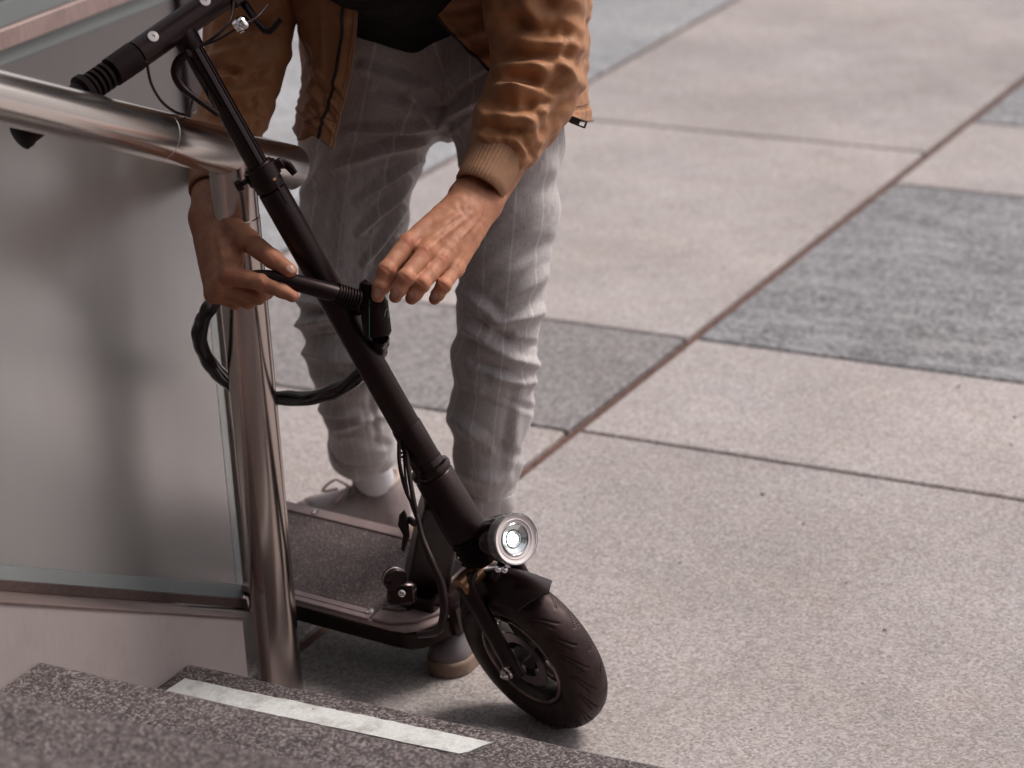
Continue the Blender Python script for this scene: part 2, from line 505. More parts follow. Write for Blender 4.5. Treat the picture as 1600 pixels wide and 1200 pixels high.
def brushed(name, col, rough, axis_scale, metal=1.0, amt=0.16, grime=0.0):
    m, N, L, b = mat(name)
    setp(b, metallic=metal, roughness=rough)
    f = noise(N, L, coords(N, L, axis_scale), 30, 5, 0.7)
    c = ramp(N, L, f, [(0.3, tuple(x * (1 - amt) for x in col)), (0.7, tuple(min(1, x * (1 + amt)) for x in col))])
    if grime:
        g = noise(N, L, coords(N, L), 14, 6, 0.75)
        c = mix(N, L, c, (0.10, 0.06, 0.05), ramp(N, L, g, [(0.48, g3(0)), (0.75, g3(grime))]))
    L.new(c, b.inputs["Base Color"])
    L.new(ramp(N, L, f, [(0.3, g3(rough * 0.94)), (0.7, g3(rough * 1.08))]), b.inputs["Roughness"])
    return m
M_steel_v = brushed("brushed_steel_upright", (0.56, 0.475, 0.44), 0.2, (14, 14, 0.4), amt=0.03)
M_steel_r = brushed("brushed_steel_rail", (0.84, 0.785, 0.745), 0.22, (14, 0.4, 14), amt=0.03)
M_clad = brushed("worn_steel_cladding", (0.42, 0.355, 0.34), 0.5, (20, 20, 0.5), metal=0.2, amt=0.07, grime=0.12)
M_ledge = brushed("brown_metal_ledge", (0.15, 0.10, 0.09), 0.5, (8, 2, 8), metal=0.3, amt=0.3, grime=0.5)
M_band = brushed("pink_grey_band", (0.36, 0.26, 0.24), 0.5, (10, 10, 0.5), metal=0.3, amt=0.25, grime=0.3)

def frosted(name, col, rough, trans=1.0):
    m, N, L, b = mat(name)
    f = noise(N, L, coords(N, L), 7, 5, 0.6)
    L.new(ramp(N, L, f, [(0.3, tuple(c * 0.93 for c in col)), (0.7, col)]), b.inputs["Base Color"])
    dr = noise(N, L, coords(N, L, (16, 16, 1.0)), 3.0, 5, 0.7)
    fb = mix(N, L, ramp(N, L, f, [(0.3, tuple(c * 0.93 for c in col)), (0.7, col)]), ramp(N, L, dr, [(0.35, g3(0.972)), (0.6, g3(1.0))]), 1.0, 'MULTIPLY')
    L.new(fb, b.inputs['Base Color'])
    b.inputs["Transmission Weight"].default_value = trans
    setp(b, roughness=rough, IOR=1.3)
    b.inputs["Specular IOR Level"].default_value = 0.3
    return m
M_frost = frosted("frosted_glass", (0.90, 0.92, 0.895), 0.37, 0.88)
M_edge = frosted("teal_glass_edge", (0.78, 0.90, 0.90), 0.4, 0.75)
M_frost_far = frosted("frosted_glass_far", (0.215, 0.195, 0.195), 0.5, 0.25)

m, N, L, b = mat("white_grip_tape"); M_tape = m
f = noise(N, L, coords(N, L), 240, 4, 0.7); g = noise(N, L, coords(N, L), 22, 5, 0.7)
c = ramp(N, L, f, [(0.25, (0.50, 0.50, 0.475)), (0.6, (0.66, 0.66, 0.635))])
c = mix(N, L, c, (0.30, 0.27, 0.25), ramp(N, L, g, [(0.48, g3(0)), (0.70, g3(0.7))]))
L.new(c, b.inputs["Base Color"]); setp(b, roughness=0.85); bump(N, L, b, f, 0.5, 0.001)

m, N, L, b = mat("grip_paper"); M_grip = m
pos = coords(N, L)
v = N.new("ShaderNodeTexVoronoi"); v.inputs["Scale"].default_value = 900; L.new(pos, v.inputs["Vector"])
sp = N.new("ShaderNodeSeparateColor"); L.new(v.outputs["Color"], sp.inputs["Color"])
c = ramp(N, L, sp.outputs[0], [(0.0, (0.10, 0.072, 0.07)), (0.85, (0.175, 0.13, 0.126)), (0.99, (0.60, 0.52, 0.50))])
g = noise(N, L, pos, 13, 5); c = mix(N, L, c, ramp(N, L, g, [(0.3, g3(0.7)), (0.7, g3(1.25))]), 1.0, 'MULTIPLY')
L.new(c, b.inputs["Base Color"]); setp(b, roughness=0.7); bump(N, L, b, sp.outputs[0], 0.6, 0.001)

def skin_mat():
    m, N, L, b = mat("skin")
    geo = N.new("ShaderNodeNewGeometry"); pos = geo.outputs["Position"]
    f = noise(N, L, pos, 45, 5, 0.65); g = noise(N, L, pos, 420, 3, 0.6)
    c = ramp(N, L, f, [(0.3, (0.38, 0.155, 0.088)), (0.7, (0.54, 0.245, 0.14))])
    a = N.new("ShaderNodeAttribute"); a.attribute_name = "red"
    c = mix(N, L, c, (0.54, 0.165, 0.095), a.outputs["Fac"])
    na = N.new("ShaderNodeAttribute"); na.attribute_name = "nail"
    c = mix(N, L, c, (0.60, 0.36, 0.28), na.outputs["Fac"])
    L.new(c, b.inputs["Base Color"]); setp(b, roughness=0.56)
    L.new(ramp(N, L, na.outputs["Fac"], [(0.3, g3(0.56)), (0.7, g3(0.25))]), b.inputs["Roughness"])
    b.inputs["Specular IOR Level"].default_value = 0.35
    b.inputs["Subsurface Weight"].default_value = 0.12; b.inputs["Subsurface Radius"].default_value = (0.008, 0.003, 0.0015)
    b.inputs["Subsurface Scale"].default_value = 0.6
    mm = N.new("ShaderNodeMath"); mm.operation = 'ADD'; L.new(f, mm.inputs[0]); L.new(g, mm.inputs[1])
    bump(N, L, b, mm.outputs[0], 0.28, 0.0012)
    return m
M_skin = skin_mat()
M_hair = plain("dark_hair", (0.03, 0.018, 0.012), 0.5, nscale=60, namt=0.5, stretch=(6, 6, 1))
M_eye = plain("eye_white", (0.7, 0.68, 0.65), 0.2)
M_iris = plain("eye_iris", (0.05, 0.03, 0.02), 0.2)
M_nail = plain("nail", (0.56, 0.32, 0.24), 0.28)

def jacket_mat():
    m, N, L, b = mat("tan_jacket_fabric")
    geo = N.new("ShaderNodeNewGeometry"); pos = geo.outputs["Position"]
    f = noise(N, L, pos, 18, 5, 0.65); w = noise(N, L, pos, 700, 2)
    c = ramp(N, L, f, [(0.25, (0.34, 0.142, 0.057)), (0.75, (0.45, 0.20, 0.083))])
    L.new(c, b.inputs["Base Color"]); setp(b, roughness=0.52)
    b.inputs["Sheen Weight"].default_value = 0.15; b.inputs["Specular IOR Level"].default_value = 0.4
    fw = noise(N, L, pos, 70, 4, 0.6)
    mm = N.new("ShaderNodeMath"); mm.operation = 'MULTIPLY_ADD'; L.new(w, mm.inputs[0]); mm.inputs[1].default_value = 0.12; L.new(fw, mm.inputs[2])
    bump(N, L, b, mm.outputs[0], 0.3, 0.003)
    return m
M_jacket = jacket_mat()
M_cuff = plain("tan_rib_knit", (0.38, 0.20, 0.11), 0.8, nscale=120, namt=0.12, bstr=0.2)
M_piping = plain("jacket_piping", (0.25, 0.125, 0.065), 0.5)
M_zip = plain("dark_zip", (0.02, 0.014, 0.013), 0.4, 0.3)
M_shirt = plain("black_tshirt", (0.010, 0.0065, 0.0065), 0.85, spec=0.2, nscale=60, namt=0.3, bstr=0.1)
M_sock = plain("white_sock", (0.62, 0.60, 0.62), 0.9, nscale=160, namt=0.08, bstr=0.3)

def trouser_mat():
    m, N, L, b = mat("grey_checked_linen")
    a = N.new("ShaderNodeAttribute"); a.attribute_name = "cloth_uv"
    sp = N.new("ShaderNodeSeparateXYZ"); L.new(a.outputs["Vector"], sp.inputs[0])
    def stripe(out, period, half):
        d = N.new("ShaderNodeMath"); d.operation = 'DIVIDE'; L.new(out, d.inputs[0]); d.inputs[1].default_value = period
        fr = N.new("ShaderNodeMath"); fr.operation = 'FRACT'; L.new(d.outputs[0], fr.inputs[0])
        s = N.new("ShaderNodeMath"); s.operation = 'SUBTRACT'; L.new(fr.outputs[0], s.inputs[0]); s.inputs[1].default_value = 0.5
        ab = N.new("ShaderNodeMath"); ab.operation = 'ABSOLUTE'; L.new(s.outputs[0], ab.inputs[0])
        return ramp(N, L, ab.outputs[0], [(0.0, g3(1)), (half / period, g3(0.8)), (2.2 * half / period, g3(0))])
    s1 = stripe(sp.outputs["X"], 0.046, 0.0009); s2 = stripe(sp.outputs["Y"], 0.095, 0.0007)
    mp = N.new("ShaderNodeMapping"); mp.inputs["Scale"].default_value = (900, 120, 1); L.new(a.outputs["Vector"], mp.inputs["Vector"])
    mp2 = N.new("ShaderNodeMapping"); mp2.inputs["Scale"].default_value = (110, 800, 1); L.new(a.outputs["Vector"], mp2.inputs["Vector"])
    w1 = noise(N, L, mp.outputs[0], 1.0, 3); w2 = noise(N, L, mp2.outputs[0], 1.0, 3)
    add = N.new("ShaderNodeMath"); add.operation = 'ADD'; L.new(w1, add.inputs[0]); L.new(w2, add.inputs[1])
    hf = N.new("ShaderNodeMath"); hf.operation = 'MULTIPLY'; L.new(add.outputs[0], hf.inputs[0]); hf.inputs[1].default_value = 0.5
    c = ramp(N, L, hf.outputs[0], [(0.36, (0.36, 0.325, 0.32)), (0.5, (0.50, 0.46, 0.452)), (0.64, (0.61, 0.57, 0.56))])
    c = mix(N, L, c, (0.80, 0.765, 0.75), mix(N, L, s1, g3(0), 0.42))
    c = mix(N, L, c, (0.66, 0.62, 0.61), mix(N, L, s2, g3(0), 0.85))
    L.new(c, b.inputs["Base Color"]); setp(b, roughness=0.85); b.inputs["Specular IOR Level"].default_value = 0.25
    b.inputs["Sheen Weight"].default_value = 0.2
    bump(N, L, b, hf.outputs[0], 0.35, 0.001)
    return m
M_trouser = trouser_mat()
M_shoe_r = plain("mauve_grey_leather", (0.245, 0.195, 0.188), 0.42, nscale=40, namt=0.2, bstr=0.05)
M_shoe_l = plain("grey_leather", (0.15, 0.12, 0.125), 0.4, nscale=40, namt=0.2, bstr=0.05)
M_collar = plain("beige_shoe_lining", (0.46, 0.36, 0.31), 0.7, nscale=80)
M_sole = plain("tan_sole_rubber", (0.22, 0.15, 0.11), 0.7, nscale=60)
M_lace = plain("pale_lace", (0.45, 0.36, 0.33), 0.8)

m, N, L, b = mat("clear_lamp_plastic"); M_lens = m
b.inputs["Base Color"].default_value = (0.92, 0.90, 0.90, 1); b.inputs["Transmission Weight"].default_value = 0.9; setp(b, roughness=0.06, IOR=1.35)
M_reflector = plain("lamp_reflector", (0.80, 0.84, 0.84), 0.12, 0.9)
M_pearl = plain("lamp_ring_plastic", (0.72, 0.65, 0.64), 0.22, 0.3)
M_lampback = plain("lamp_back_plastic", (0.85, 0.76, 0.75), 0.3, 0.0)
m, N, L, b = mat("lamp_led"); M_led = m
b.inputs["Base Color"].default_value = (0.8, 0.9, 0.88, 1); b.inputs["Emission Color"].default_value = (0.80, 1.0, 0.97, 1); b.inputs["Emission Strength"].default_value = 5.0

# ------------------------------------------------------------------ setting: plaza
gr = mesh_obj("ground", [(-200, -200, -0.04), (200, -200, -0.04), (200, 200, -0.04), (-200, 200, -0.04)], [(0, 1, 2, 3)], M_ground, smooth=0)
tag(gr, "wide stone paved ground reaching far beyond the plaza", None, None, "structure")
plaza = mesh_obj("plaza_pavement", [(-5.6, -4, -0.011), (5.0, -4, -0.011), (5.0, 8, -0.011), (-5.6, 8, -0.011)], [(0, 1, 2, 3)], M_joint, smooth=0)
tag(plaza, "pale and grey granite plaza paving with dark joints", None, None, "structure")
def slab(x0, x1, y0, y1, m):
    hz = 0.014
    w = MB().box(A((x0 + x1) / 2, (y0 + y1) / 2, -hz + random.uniform(-0.0006, 0.0006)), ((x1 - x0) / 2, (y1 - y0) / 2, hz), bev=0.0035)
    w.build("paving_slab", m, plaza, smooth=0)
JA, JB = 0.0122, 0.0044
rows_r = [-4, -2.9, -1.8, -0.75, 1.058, 1.558, 2.622, 3.150, 4.2, 4.75, 5.8, 6.9, 8]
rows_l = [-4, -2.9, -1.8, -0.6, 1.05, 1.554, 2.876, 4.75, 5.7, 6.9, 8]
rows_f = [-4, -2.7, -1.4, -0.2, 0.9, 2.05, 3.3, 4.6, 5.9, 7.0, 8]
for k in range(len(rows_r) - 1):
    greyrow = rows_r[k] in (1.558, 3.150, 4.75)
    for (x0, x1) in ((-0.06, 1.95), (1.95, 3.5), (3.5, 5.0)):
        slab(x0 + JA, x1 - JA, rows_r[k] + JB, rows_r[k + 1] - JB, M_slab_grey if greyrow else M_slab)
for k in range(len(rows_l) - 1):
    slab(-1.125 + JA, -0.06 - JA, rows_l[k] + JB, rows_l[k + 1] - JB, M_slab_warm if rows_l[k] in (1.05,) else M_slab)
for ci, (x0, x1) in enumerate(((-2.3, -1.125), (-3.4, -2.3), (-4.5, -3.4), (-5.6, -4.5))):
    for k in range(len(rows_f) - 1):
        slab(x0 + JA, x1 - JA, rows_f[k] + JB, rows_f[k + 1] - JB, M_slab_blue)

# ------------------------------------------------------------------ stairs
stairs = thing("stairs", "dark speckled granite stairs rising towards the viewer", None, (1.5, -0.2, 0)); stairs["kind"] = "structure"
NSTEP = 5
for i in range(NSTEP):
    y0 = -0.21 - 0.305 * i; z1 = 0.15 * (i + 1)
    y1 = y0 - 0.345 if i < NSTEP - 1 else y0 - 3.2
    x0, x1 = 0.002, 3.6
    # tread slab with a slightly worn, uneven front edge
    nx = 60; V = []; F = []
    for j in range(nx + 1):
        x = x0 + (x1 - x0) * j / nx
        w = 0.0012 * math.sin(j * 1.7 + i) + random.uniform(-0.0008, 0.0008)
        prof = [(y0 - 0.0, z1 - 0.149), (y0 + w, z1 - 0.007), (y0 - 0.0025 + w, z1 - 0.002), (y0 - 0.008 + w, z1), (y0 - 0.06, z1), (y1, z1), (y1, z1 - 0.149)]
        V += [(x, py, pz) for py, pz in prof]
    k = 7
    for j in range(nx):
        for q in range(k):
            q2 = (q + 1) % k
            F.append((j * k + q, j * k + q2, (j + 1) * k + q2, (j + 1) * k + q))
    F.append([q for q in range(k)][::-1]); F.append([nx * k + q for q in range(k)])
    mesh_obj("step", V, F, M_step, stairs, smooth=35)

# white adhesive strip with a torn end, stuck to the lowest tread
P = []
x0, x1 = 0.022, 0.492
top = [(x0 + (x1 - x0) * j / 40, -0.2535 + 0.010 * j / 40 + random.uniform(-0.0012, 0.0012)) for j in range(41)]
bot = [(0.018 + (0.474 - 0.018) * j / 40, -0.297 + 0.010 * j / 40 + random.uniform(-0.0007, 0.0007)) for j in range(41)]
top[-1] = (0.500, -0.2445); top[-2] = (0.489, -0.2450)
bot += [(0.482, -0.279), (0.487, -0.268), (0.492, -0.257)]
tape = MB().prism(top + bot[::-1], (0, 0, 0.1502), A(1, 0, 0), A(0, 1, 0), A(0, 0, 1), 0.0, 0.0012).build("adhesive_strip", M_tape, None, smooth=0, base=(0.26, -0.27, 0.15))
tag(tape, "worn white anti-slip strip with a torn end on the lowest step", "strip")

# loose grit lying about on the plaza and in the corners of the steps
gm = MB(); gr_ = random.Random(5)
def stone(x, y, z, r):
    t = gr_.uniform(0, 6.28); V_ = [(x + r * gr_.uniform(.7, 1.2) * math.cos(t + k * 1.5708), y + r * gr_.uniform(.7, 1.2) * math.sin(t + k * 1.5708), z + r * .25) for k in range(4)]
    V_ += [(x, y, z + r * gr_.uniform(.5, .9)), (x, y, z - r * .2)]
    gm.add(V_, [(0, 1, 4), (1, 2, 4), (2, 3, 4), (3, 0, 4), (1, 0, 5), (2, 1, 5), (3, 2, 5), (0, 3, 5)])
for _ in range(420):
    stone(gr_.uniform(-2.2, 1.3), gr_.uniform(-0.2, 3.6), 0.0, abs(gr_.gauss(0, .0016)) + .0006)
for _ in range(90):
    x_ = -0.06 + gr_.gauss(0, .016); stone(x_, gr_.uniform(-.1, 3.4), 0.0 if abs(x_ + .06) > .011 else -.010, gr_.uniform(.0008, .003))
for i in range(3):
    for _ in range(70):
        stone(gr_.uniform(0.01, 1.2), -0.21 - 0.305 * i - gr_.uniform(0.012, 0.30), 0.15 * (i + 1), abs(gr_.gauss(0, .0010)) + .0005)
    for _ in range(25):
        stone(0.004 + abs(gr_.gauss(0, .012)), -0.21 - 0.305 * i - gr_.uniform(0.012, 0.30), 0.15 * (i + 1), gr_.uniform(.0007, .0022))
go_ = gm.build("grit", plain("grit_stone", (0.17, 0.13, 0.115), 0.9, nscale=30, namt=0.6), None, smooth=0)
tag(go_, "loose grit and tiny stones scattered on paving and steps", None, None, "stuff")

# ------------------------------------------------------------------ added unseen dark building, shading the viewer's side and darkening rail reflections
bld = thing("shade_building", "added dark building out of view, blocking sky light from behind the viewer", "building", (2.0, -7.6, 0))
M_fac = plain("shade_building_stone", (0.055, 0.038, 0.036), 0.7, nscale=6, namt=0.2)
M_win = plain("shade_building_glass", (0.02, 0.018, 0.02), 0.08, 0.0)
MB().box(A(3, -11.1, 5.5), (13, 3.5, 5.5), bev=0.01).build("wall", M_fac, bld, smooth=0)
MB().box(A(3, -6.9, 4.2), (13, 0.7, 0.15), bev=0.01).build("shade_canopy", M_fac, bld, smooth=0)
for r_ in range(3):
    for c_ in range(7):
        MB().box(A(-7.9 + 3.65 * c_, -7.585, 2.0 + 3.6 * r_ + (0.4 if r_ else -0.1)), (1.35, 0.03, 1.15), bev=0.004).build("shade_window", M_win, bld, smooth=0)

# ------------------------------------------------------------------ low clad wall beside the stairs
def zl(y): return 0.158 - 0.506 * (y + 0.076)
wall = thing("low_wall", "sloping low wall with worn steel cladding and brown ledge beside the stairs", "wall", (-0.15, -0.08, 0))
YE, YB = -0.080, -3.0
def yz_slab(mb, x0, x1, y_hi, y_lo, zb, off_top=0.0, bot=None):
    zt0, zt1 = zl(y_hi) + off_top, zl(y_lo) + off_top
    zb0, zb1 = (zb, zb) if bot is None else (zl(y_hi) + bot, zl(y_lo) + bot)
    V = [(x0, y_hi, zb0), (x1, y_hi, zb0), (x1, y_lo, zb1), (x0, y_lo, zb1), (x0, y_hi, zt0), (x1, y_hi, zt0), (x1, y_lo, zt1), (x0, y_lo, zt1)]
    F = [(3, 2, 1, 0), (4, 5, 6, 7), (0, 1, 5, 4), (1, 2, 6, 5), (2, 3, 7, 6), (3, 0, 4, 7)]
    F = [f[::-1] for f in F]
    return mb.add(V, F)
yz_slab(MB(), -0.30, -0.004, YE, YB, -0.03, -0.004).build("wall_core", M_clad, wall, smooth=0)
for (ya, yb) in ((YE + 0.001, -1.10), (-1.103, -2.05), (-2.053, YB)):
    yz_slab(MB(), -0.004, 0.0, ya, yb, -0.02, -0.003).build("cladding_panel", M_clad, wall, smooth=0)
yz_slab(MB(), -0.302, 0.0015, YE + 0.002, YB, 0, 0.0, bot=-0.003).build("ledge", M_ledge, wall, smooth=0)
yz_slab(MB(), -0.298, -0.105, 0.14, YE + 0.0005, 0.0, -0.0045).build("end_plinth", M_clad, wall, smooth=0)

# glass balustrade standing on the back of the ledge
def glass_panel(root, xg, y_hi, y_lo, top_off, th=0.005):
    def quad(mb, ya, yb, ta, tb, x0, x1):
        # ta,tb heights above ledge line at both ends as (bottom, top)
        V = []
        for (y, (zb, zt)) in ((ya, ta), (yb, tb)):
            V += [(x0, y, zl(y) + zb), (x1, y, zl(y) + zb), (x1, y, zl(y) + zt), (x0, y, zl(y) + zt)]
        F = [(0, 1, 2, 3), (7, 6, 5, 4), (0, 4, 5, 1), (1, 5, 6, 2), (2, 6, 7, 3), (3, 7, 4, 0)]
        return mb.add(V, F)
    bw = 0.038
    quad(MB(), y_hi - 0.016, y_lo, (bw, top_off), (bw, top_off), xg - th, xg + th).build("glass_pane", M_frost, root, smooth=0)
    e = MB()
    quad(e, y_hi, y_lo, (0.016, bw - 0.0005), (0.016, bw - 0.0005), xg - th - 0.0006, xg + th + 0.0006)
    quad(e, y_hi, y_hi - 0.0155, (bw, top_off), (bw, top_off), xg - th - 0.0006, xg + th + 0.0006)
    e.build("glass_edge", M_edge, root, smooth=0)
XG = -0.135
bal = thing("glass_balustrade", "frosted glass panel with teal edges standing on the low wall's ledge", "glass panel", (XG, 0.1, 0.08))
glass_panel(bal, XG, 0.108, -3.0, 0.72)
mbq = MB()
for ya, yb in ((0.112, -3.0),):
    Vq = []
    for y in (ya, yb):
        zz = zl(y)
        Vq += [(XG - 0.012, y, zz + 0.0005), (XG + 0.012, y, zz + 0.0005), (XG + 0.012, y, zz + 0.0155), (XG - 0.012, y, zz + 0.0155)]
    mbq.add(Vq, [(0, 1, 2, 3), (7, 6, 5, 4), (0, 4, 5, 1), (1, 5, 6, 2), (2, 6, 7, 3), (3, 7, 4, 0)])
mbq.build("base_channel", M_ledge, bal, smooth=0)
MB().box(A(XG, 0.124, 0.44), (0.010, 0.0105, 0.40), bev=0.002).build("frame_bar", M_steel_v, bal)
def onx(px, py, x):
    r = FW + RT * (px - 800) / FPX - UP * (py - 600) / FPX
    return CAM + r * ((x - CAM[0]) / r[0])
sp_y = onx(222, 640, -0.245)[1]
MB().lathe([(0, 0.030), (0.50, 0.030), (0.53, 0.012)], (-0.245, sp_y, zl(sp_y) - 0.002), (0, 0, 1), 28).build("streak_post", plain("dark_streak_metal", (0.06, 0.04, 0.038), 0.4, 0.5), bal)  # added dark post, standing in for a dark reflection in the glass
MB().box(A(XG - 0.002, 0.118, 0.066), (0.016, 0.016, 0.022), bev=0.005).build("clamp", M_steel_v, bal)

# ------------------------------------------------------------------ steel handrail
rail = thing("handrail", "brushed steel handrail with round post at the foot of the stairs", "handrail", (0, 0, 0))
MB().lathe([(0.0, 0.0325), (0.735, 0.0325)], (0, 0, 0.0), (0, 0, 1), 48).build("post", M_steel_v, rail)
MB().lathe([(0.735, 0.0300), (0.737, 0.0300)], (0, 0, 0), (0, 0, 1), 48).lathe([(0.7372, 0.0318), (0.818, 0.0318)], (0, 0, 0), (0, 0, 1), 48).build("post_sleeve", M_steel_v, rail)
ra, rb = A(0, 0.140, 0.766), A(0, -3.0, 0.766 + 0.438 * 3.140)
rd = nrm(rb - ra)
RR = 0.0325
MB().lathe([(-0.004, 0.0), (-0.004, RR - 0.006), (-0.0025, RR - 0.002), (0.0005, RR), (0.32, RR), (0.3205, RR - 0.0006), (0.322, RR - 0.0006), (0.3225, RR), (float(np.linalg.norm(rb - ra)), RR)], ra, rd, 64).build("rail", M_steel_r, rail)
MB().lathe([(0.0, 0.0325), (0.788, 0.0325)], (0.036, -1.3, 0.60), (0, 0, 1), 32).build("post", M_steel_v, rail)

# ------------------------------------------------------------------ second glass screen further left
XF = -0.90
scr = thing("glass_screen", "tall grey frosted glass screen with pink metal band behind the handrail", "glass screen", (XF, 1.1, 0))
def flat(name, y0, y1, z0, z1, t, m): MB().box(A(XF, (y0 + y1) / 2, (z0 + z1) / 2), (t, (y1 - y0) / 2, (z1 - z0) / 2), bev=0.0015).build(name, m, scr, smooth=0)
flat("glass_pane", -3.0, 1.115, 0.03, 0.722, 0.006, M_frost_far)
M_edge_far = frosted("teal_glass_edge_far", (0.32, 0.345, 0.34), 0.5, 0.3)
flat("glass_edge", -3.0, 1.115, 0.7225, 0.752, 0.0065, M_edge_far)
flat("metal_band", -3.0, 1.115, 0.7525, 0.787, 0.016, M_band)
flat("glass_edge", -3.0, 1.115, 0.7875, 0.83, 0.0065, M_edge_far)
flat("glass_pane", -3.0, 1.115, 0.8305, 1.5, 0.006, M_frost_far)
flat("bottom_channel", -3.0, 1.115, 0.0, 0.0295, 0.014, M_ledge)
flat("end_post", 1.116, 1.165, 0.0, 1.5, 0.02, plain("dark_metal_post", (0.07, 0.055, 0.055), 0.4, 0.5))

# ------------------------------------------------------------------ kick scooter
H = A(0.408, 0.060, 0.121) - RT * 0.0108                                   # front hub
S = nrm(A(-0.381, -0.166, 0.909))                            # steering axis, up
TOP = H + S * 1.0
barL = at(45, 221, 3.362)
NB = nrm(barL - TOP); NB = nrm(NB - S * (NB @ S) * 0.6)
Nn = nrm(NB - S * (NB @ S))                                  # axle direction (to the rail side)
Mm = np.cross(S, Nn); Mm = nrm(Mm)
if Mm @ RT < 0: Mm = -Mm                                     # rolling direction
WR = 0.128; H[2] = WR * math.sqrt(max(0.0, 1 - Nn[2] ** 2)) + 0.0005
TOP = H + S * 1.0
def st(l, m=0.0, n=0.0): return H + S * l + Mm * m + Nn * n
scooter = thing("kick_scooter", "black electric kick scooter leaning on the handrail with front wheel turned", "scooter", tuple(A(H[0], H[1], 0)))

# wheel: tyre with cut tread grooves
nu, nv = 1080, 96; tr = 0.0305
cR = WR - tr * 1.05
V = np.zeros((nu, nv, 3)); F = []
uu = np.arange(nu) / nu * 2 * math.pi; vv = np.arange(nv) / nv * 2 * math.pi
for i, a in enumerate(uu):
    e = Mm * math.cos(a) + S * math.sin(a)
    cx = np.cos(vv); sx = np.sin(vv)
    rad = tr * 1.05 * np.where(cx < 0, 0.86, 1.0) * np.sign(cx) * np.abs(cx) ** 0.9; lat = tr * 1.0 * np.sign(sx) * np.abs(sx) ** 0.85
    dep = np.zeros(nv)
    lt = np.abs(sx)
    for off, per, slope, l0, l1 in ((0.0, 21, 1.5, 0.12, 0.90), (0.5, 21, 1.9, 0.42, 0.97)):
        ph = (a * per / (2 * math.pi) + off + slope * (lt - 0.15) ** 1.2 * (1 if True else 0)) if True else 0
        ph = a * per / (2 * math.pi) + off - slope * np.maximum(lt - 0.1, 0) ** 1.3 + np.where(sx > 0, 0.0, 0.5)
        fr = np.abs((ph % 1.0) - 0.5)
        g = (lambda q: q * q * (3 - 2 * q))(np.clip(1.25 - fr / 0.044, 0, 1)) * np.clip((lt - l0) / 0.06, 0, 1) * np.clip((l1 - lt) / 0.06, 0, 1) * (cx > -0.2)
        dep = np.maximum(dep, g)
    k = 1 - dep * 0.075
    V[i] = H + e * (cR + (rad * k)[:, None]) + Nn * (lat * k)[:, None]
for i in range(nu):
    i2 = (i + 1) % nu
    for j in range(nv):
        j2 = (j + 1) % nv
        F.append((i * nv + j, i2 * nv + j, i2 * nv + j2, i * nv + j2))
wheel_o = MB().lathe([(-0.018, 0.017), (-0.018, 0.020), (-0.012, 0.024), (0.012, 0.024), (0.018, 0.020), (0.018, 0.017)], H, Nn, 32).build("front_wheel", M_rim, scooter)
Fq = np.array(F); 
tyre = mesh_obj("tyre", V.reshape(-1, 3), Fq[:, ::-1].copy() if np.dot(np.cross(V[0, 1] - V[0, 0], V[1, 0] - V[0, 0]), V[0, 0] - H) > 0 else Fq, M_tyre, wheel_o, smooth=180)
ri = WR - 2 * tr * 1.05 + 0.009
rimp = [(-0.024, ri + 0.004), (-0.026, ri + 0.002), (-0.026, ri - 0.003), (-0.021, ri - 0.006), (-0.010, ri - 0.012), (0.010, ri - 0.012), (0.021, ri - 0.006), (0.026, ri - 0.003), (0.026, ri + 0.002), (0.024, ri + 0.004)]
MB().lathe(rimp, H, Nn, 96, closed=True).build("rim", M_rim, wheel_o)
MB().lathe([(0.0255, ri - 0.0035), (0.0275, ri - 0.0015), (0.0275, ri + 0.0005), (0.0255, ri + 0.0025)], H, Nn, 96, closed=True).build("rim_lip", plain("dark_lip_metal", (0.20, 0.145, 0.135), 0.25, 0.9), wheel_o)
for k in range(5):
    a = 2 * math.pi * k / 5 + 0.35
    e = Mm * math.cos(a) + S * math.sin(a); t = np.cross(Nn, e)
    w = MB()
    w.sweep([H + e * 0.02 - t * 0.006, H + e * 0.045 - t * 0.001 + Nn * 0.004, H + e * (ri - 0.010) + t * 0.003], [0.0085, 0.0065, 0.0075], 10, dense=4, up=Nn, squash=1.5)
    w.build("spoke", M_rim, wheel_o)
MB().lathe([(0.0205, 0.046), (0.0225, 0.046), (0.0225, 0.030), (0.0205, 0.030)], H, Nn, 40, closed=True).build("brake_disc", plain("disc_steel", (0.25, 0.2, 0.2), 0.3, 0.9), wheel_o)
e = nrm(Mm * math.cos(2.6) + S * math.sin(2.6))
MB().lathe([(0, 0.003), (0.022, 0.003), (0.023, 0.0025), (0.03, 0.0025)], H + e * (ri - 0.014) + Nn * 0.004, -e, 10).build("valve", M_bolt, wheel_o)

# fork
fork = MB()
for sgn in (1, -1):
    n0 = 0.043 * sgn
    fork.sweep([st(0.150, 0.0, n0 * 0.50), st(0.146, 0.0, n0 * 0.92), st(0.128, 0.002, n0), st(0.05, 0.002, n0), st(-0.014, 0.0, n0)], [0.014, 0.017, 0.016, 0.0140, 0.0135], 14, dense=4, up=Nn, squash=0.62)
fork.build("fork", M_black, scooter)
MB().sweep([st(0.143, 0.0, 0.052), st(0.143, 0.0, 0.051), st(0.146, 0.0, 0.014)], [0.012, 0.0145, 0.0145], 24).build("fork_crown", M_bronze, scooter)
for sgn in (1, -1):
    bo = MB().lathe([(0, 0.0105), (0.004, 0.0105), (0.006, 0.0085), (0.010, 0.0085), (0.012, 0.006), (0.0145, 0.003), (0.015, 0.0)], st(0, 0, 0.050 * sgn), Nn * sgn, 18); bo.build("axle_bolt", M_chrome, scooter)
MB().sweep([st(0.0, 0, 0.052), st(0.0, 0, -0.052)], 0.006, 12).build("axle", M_bolt, scooter)
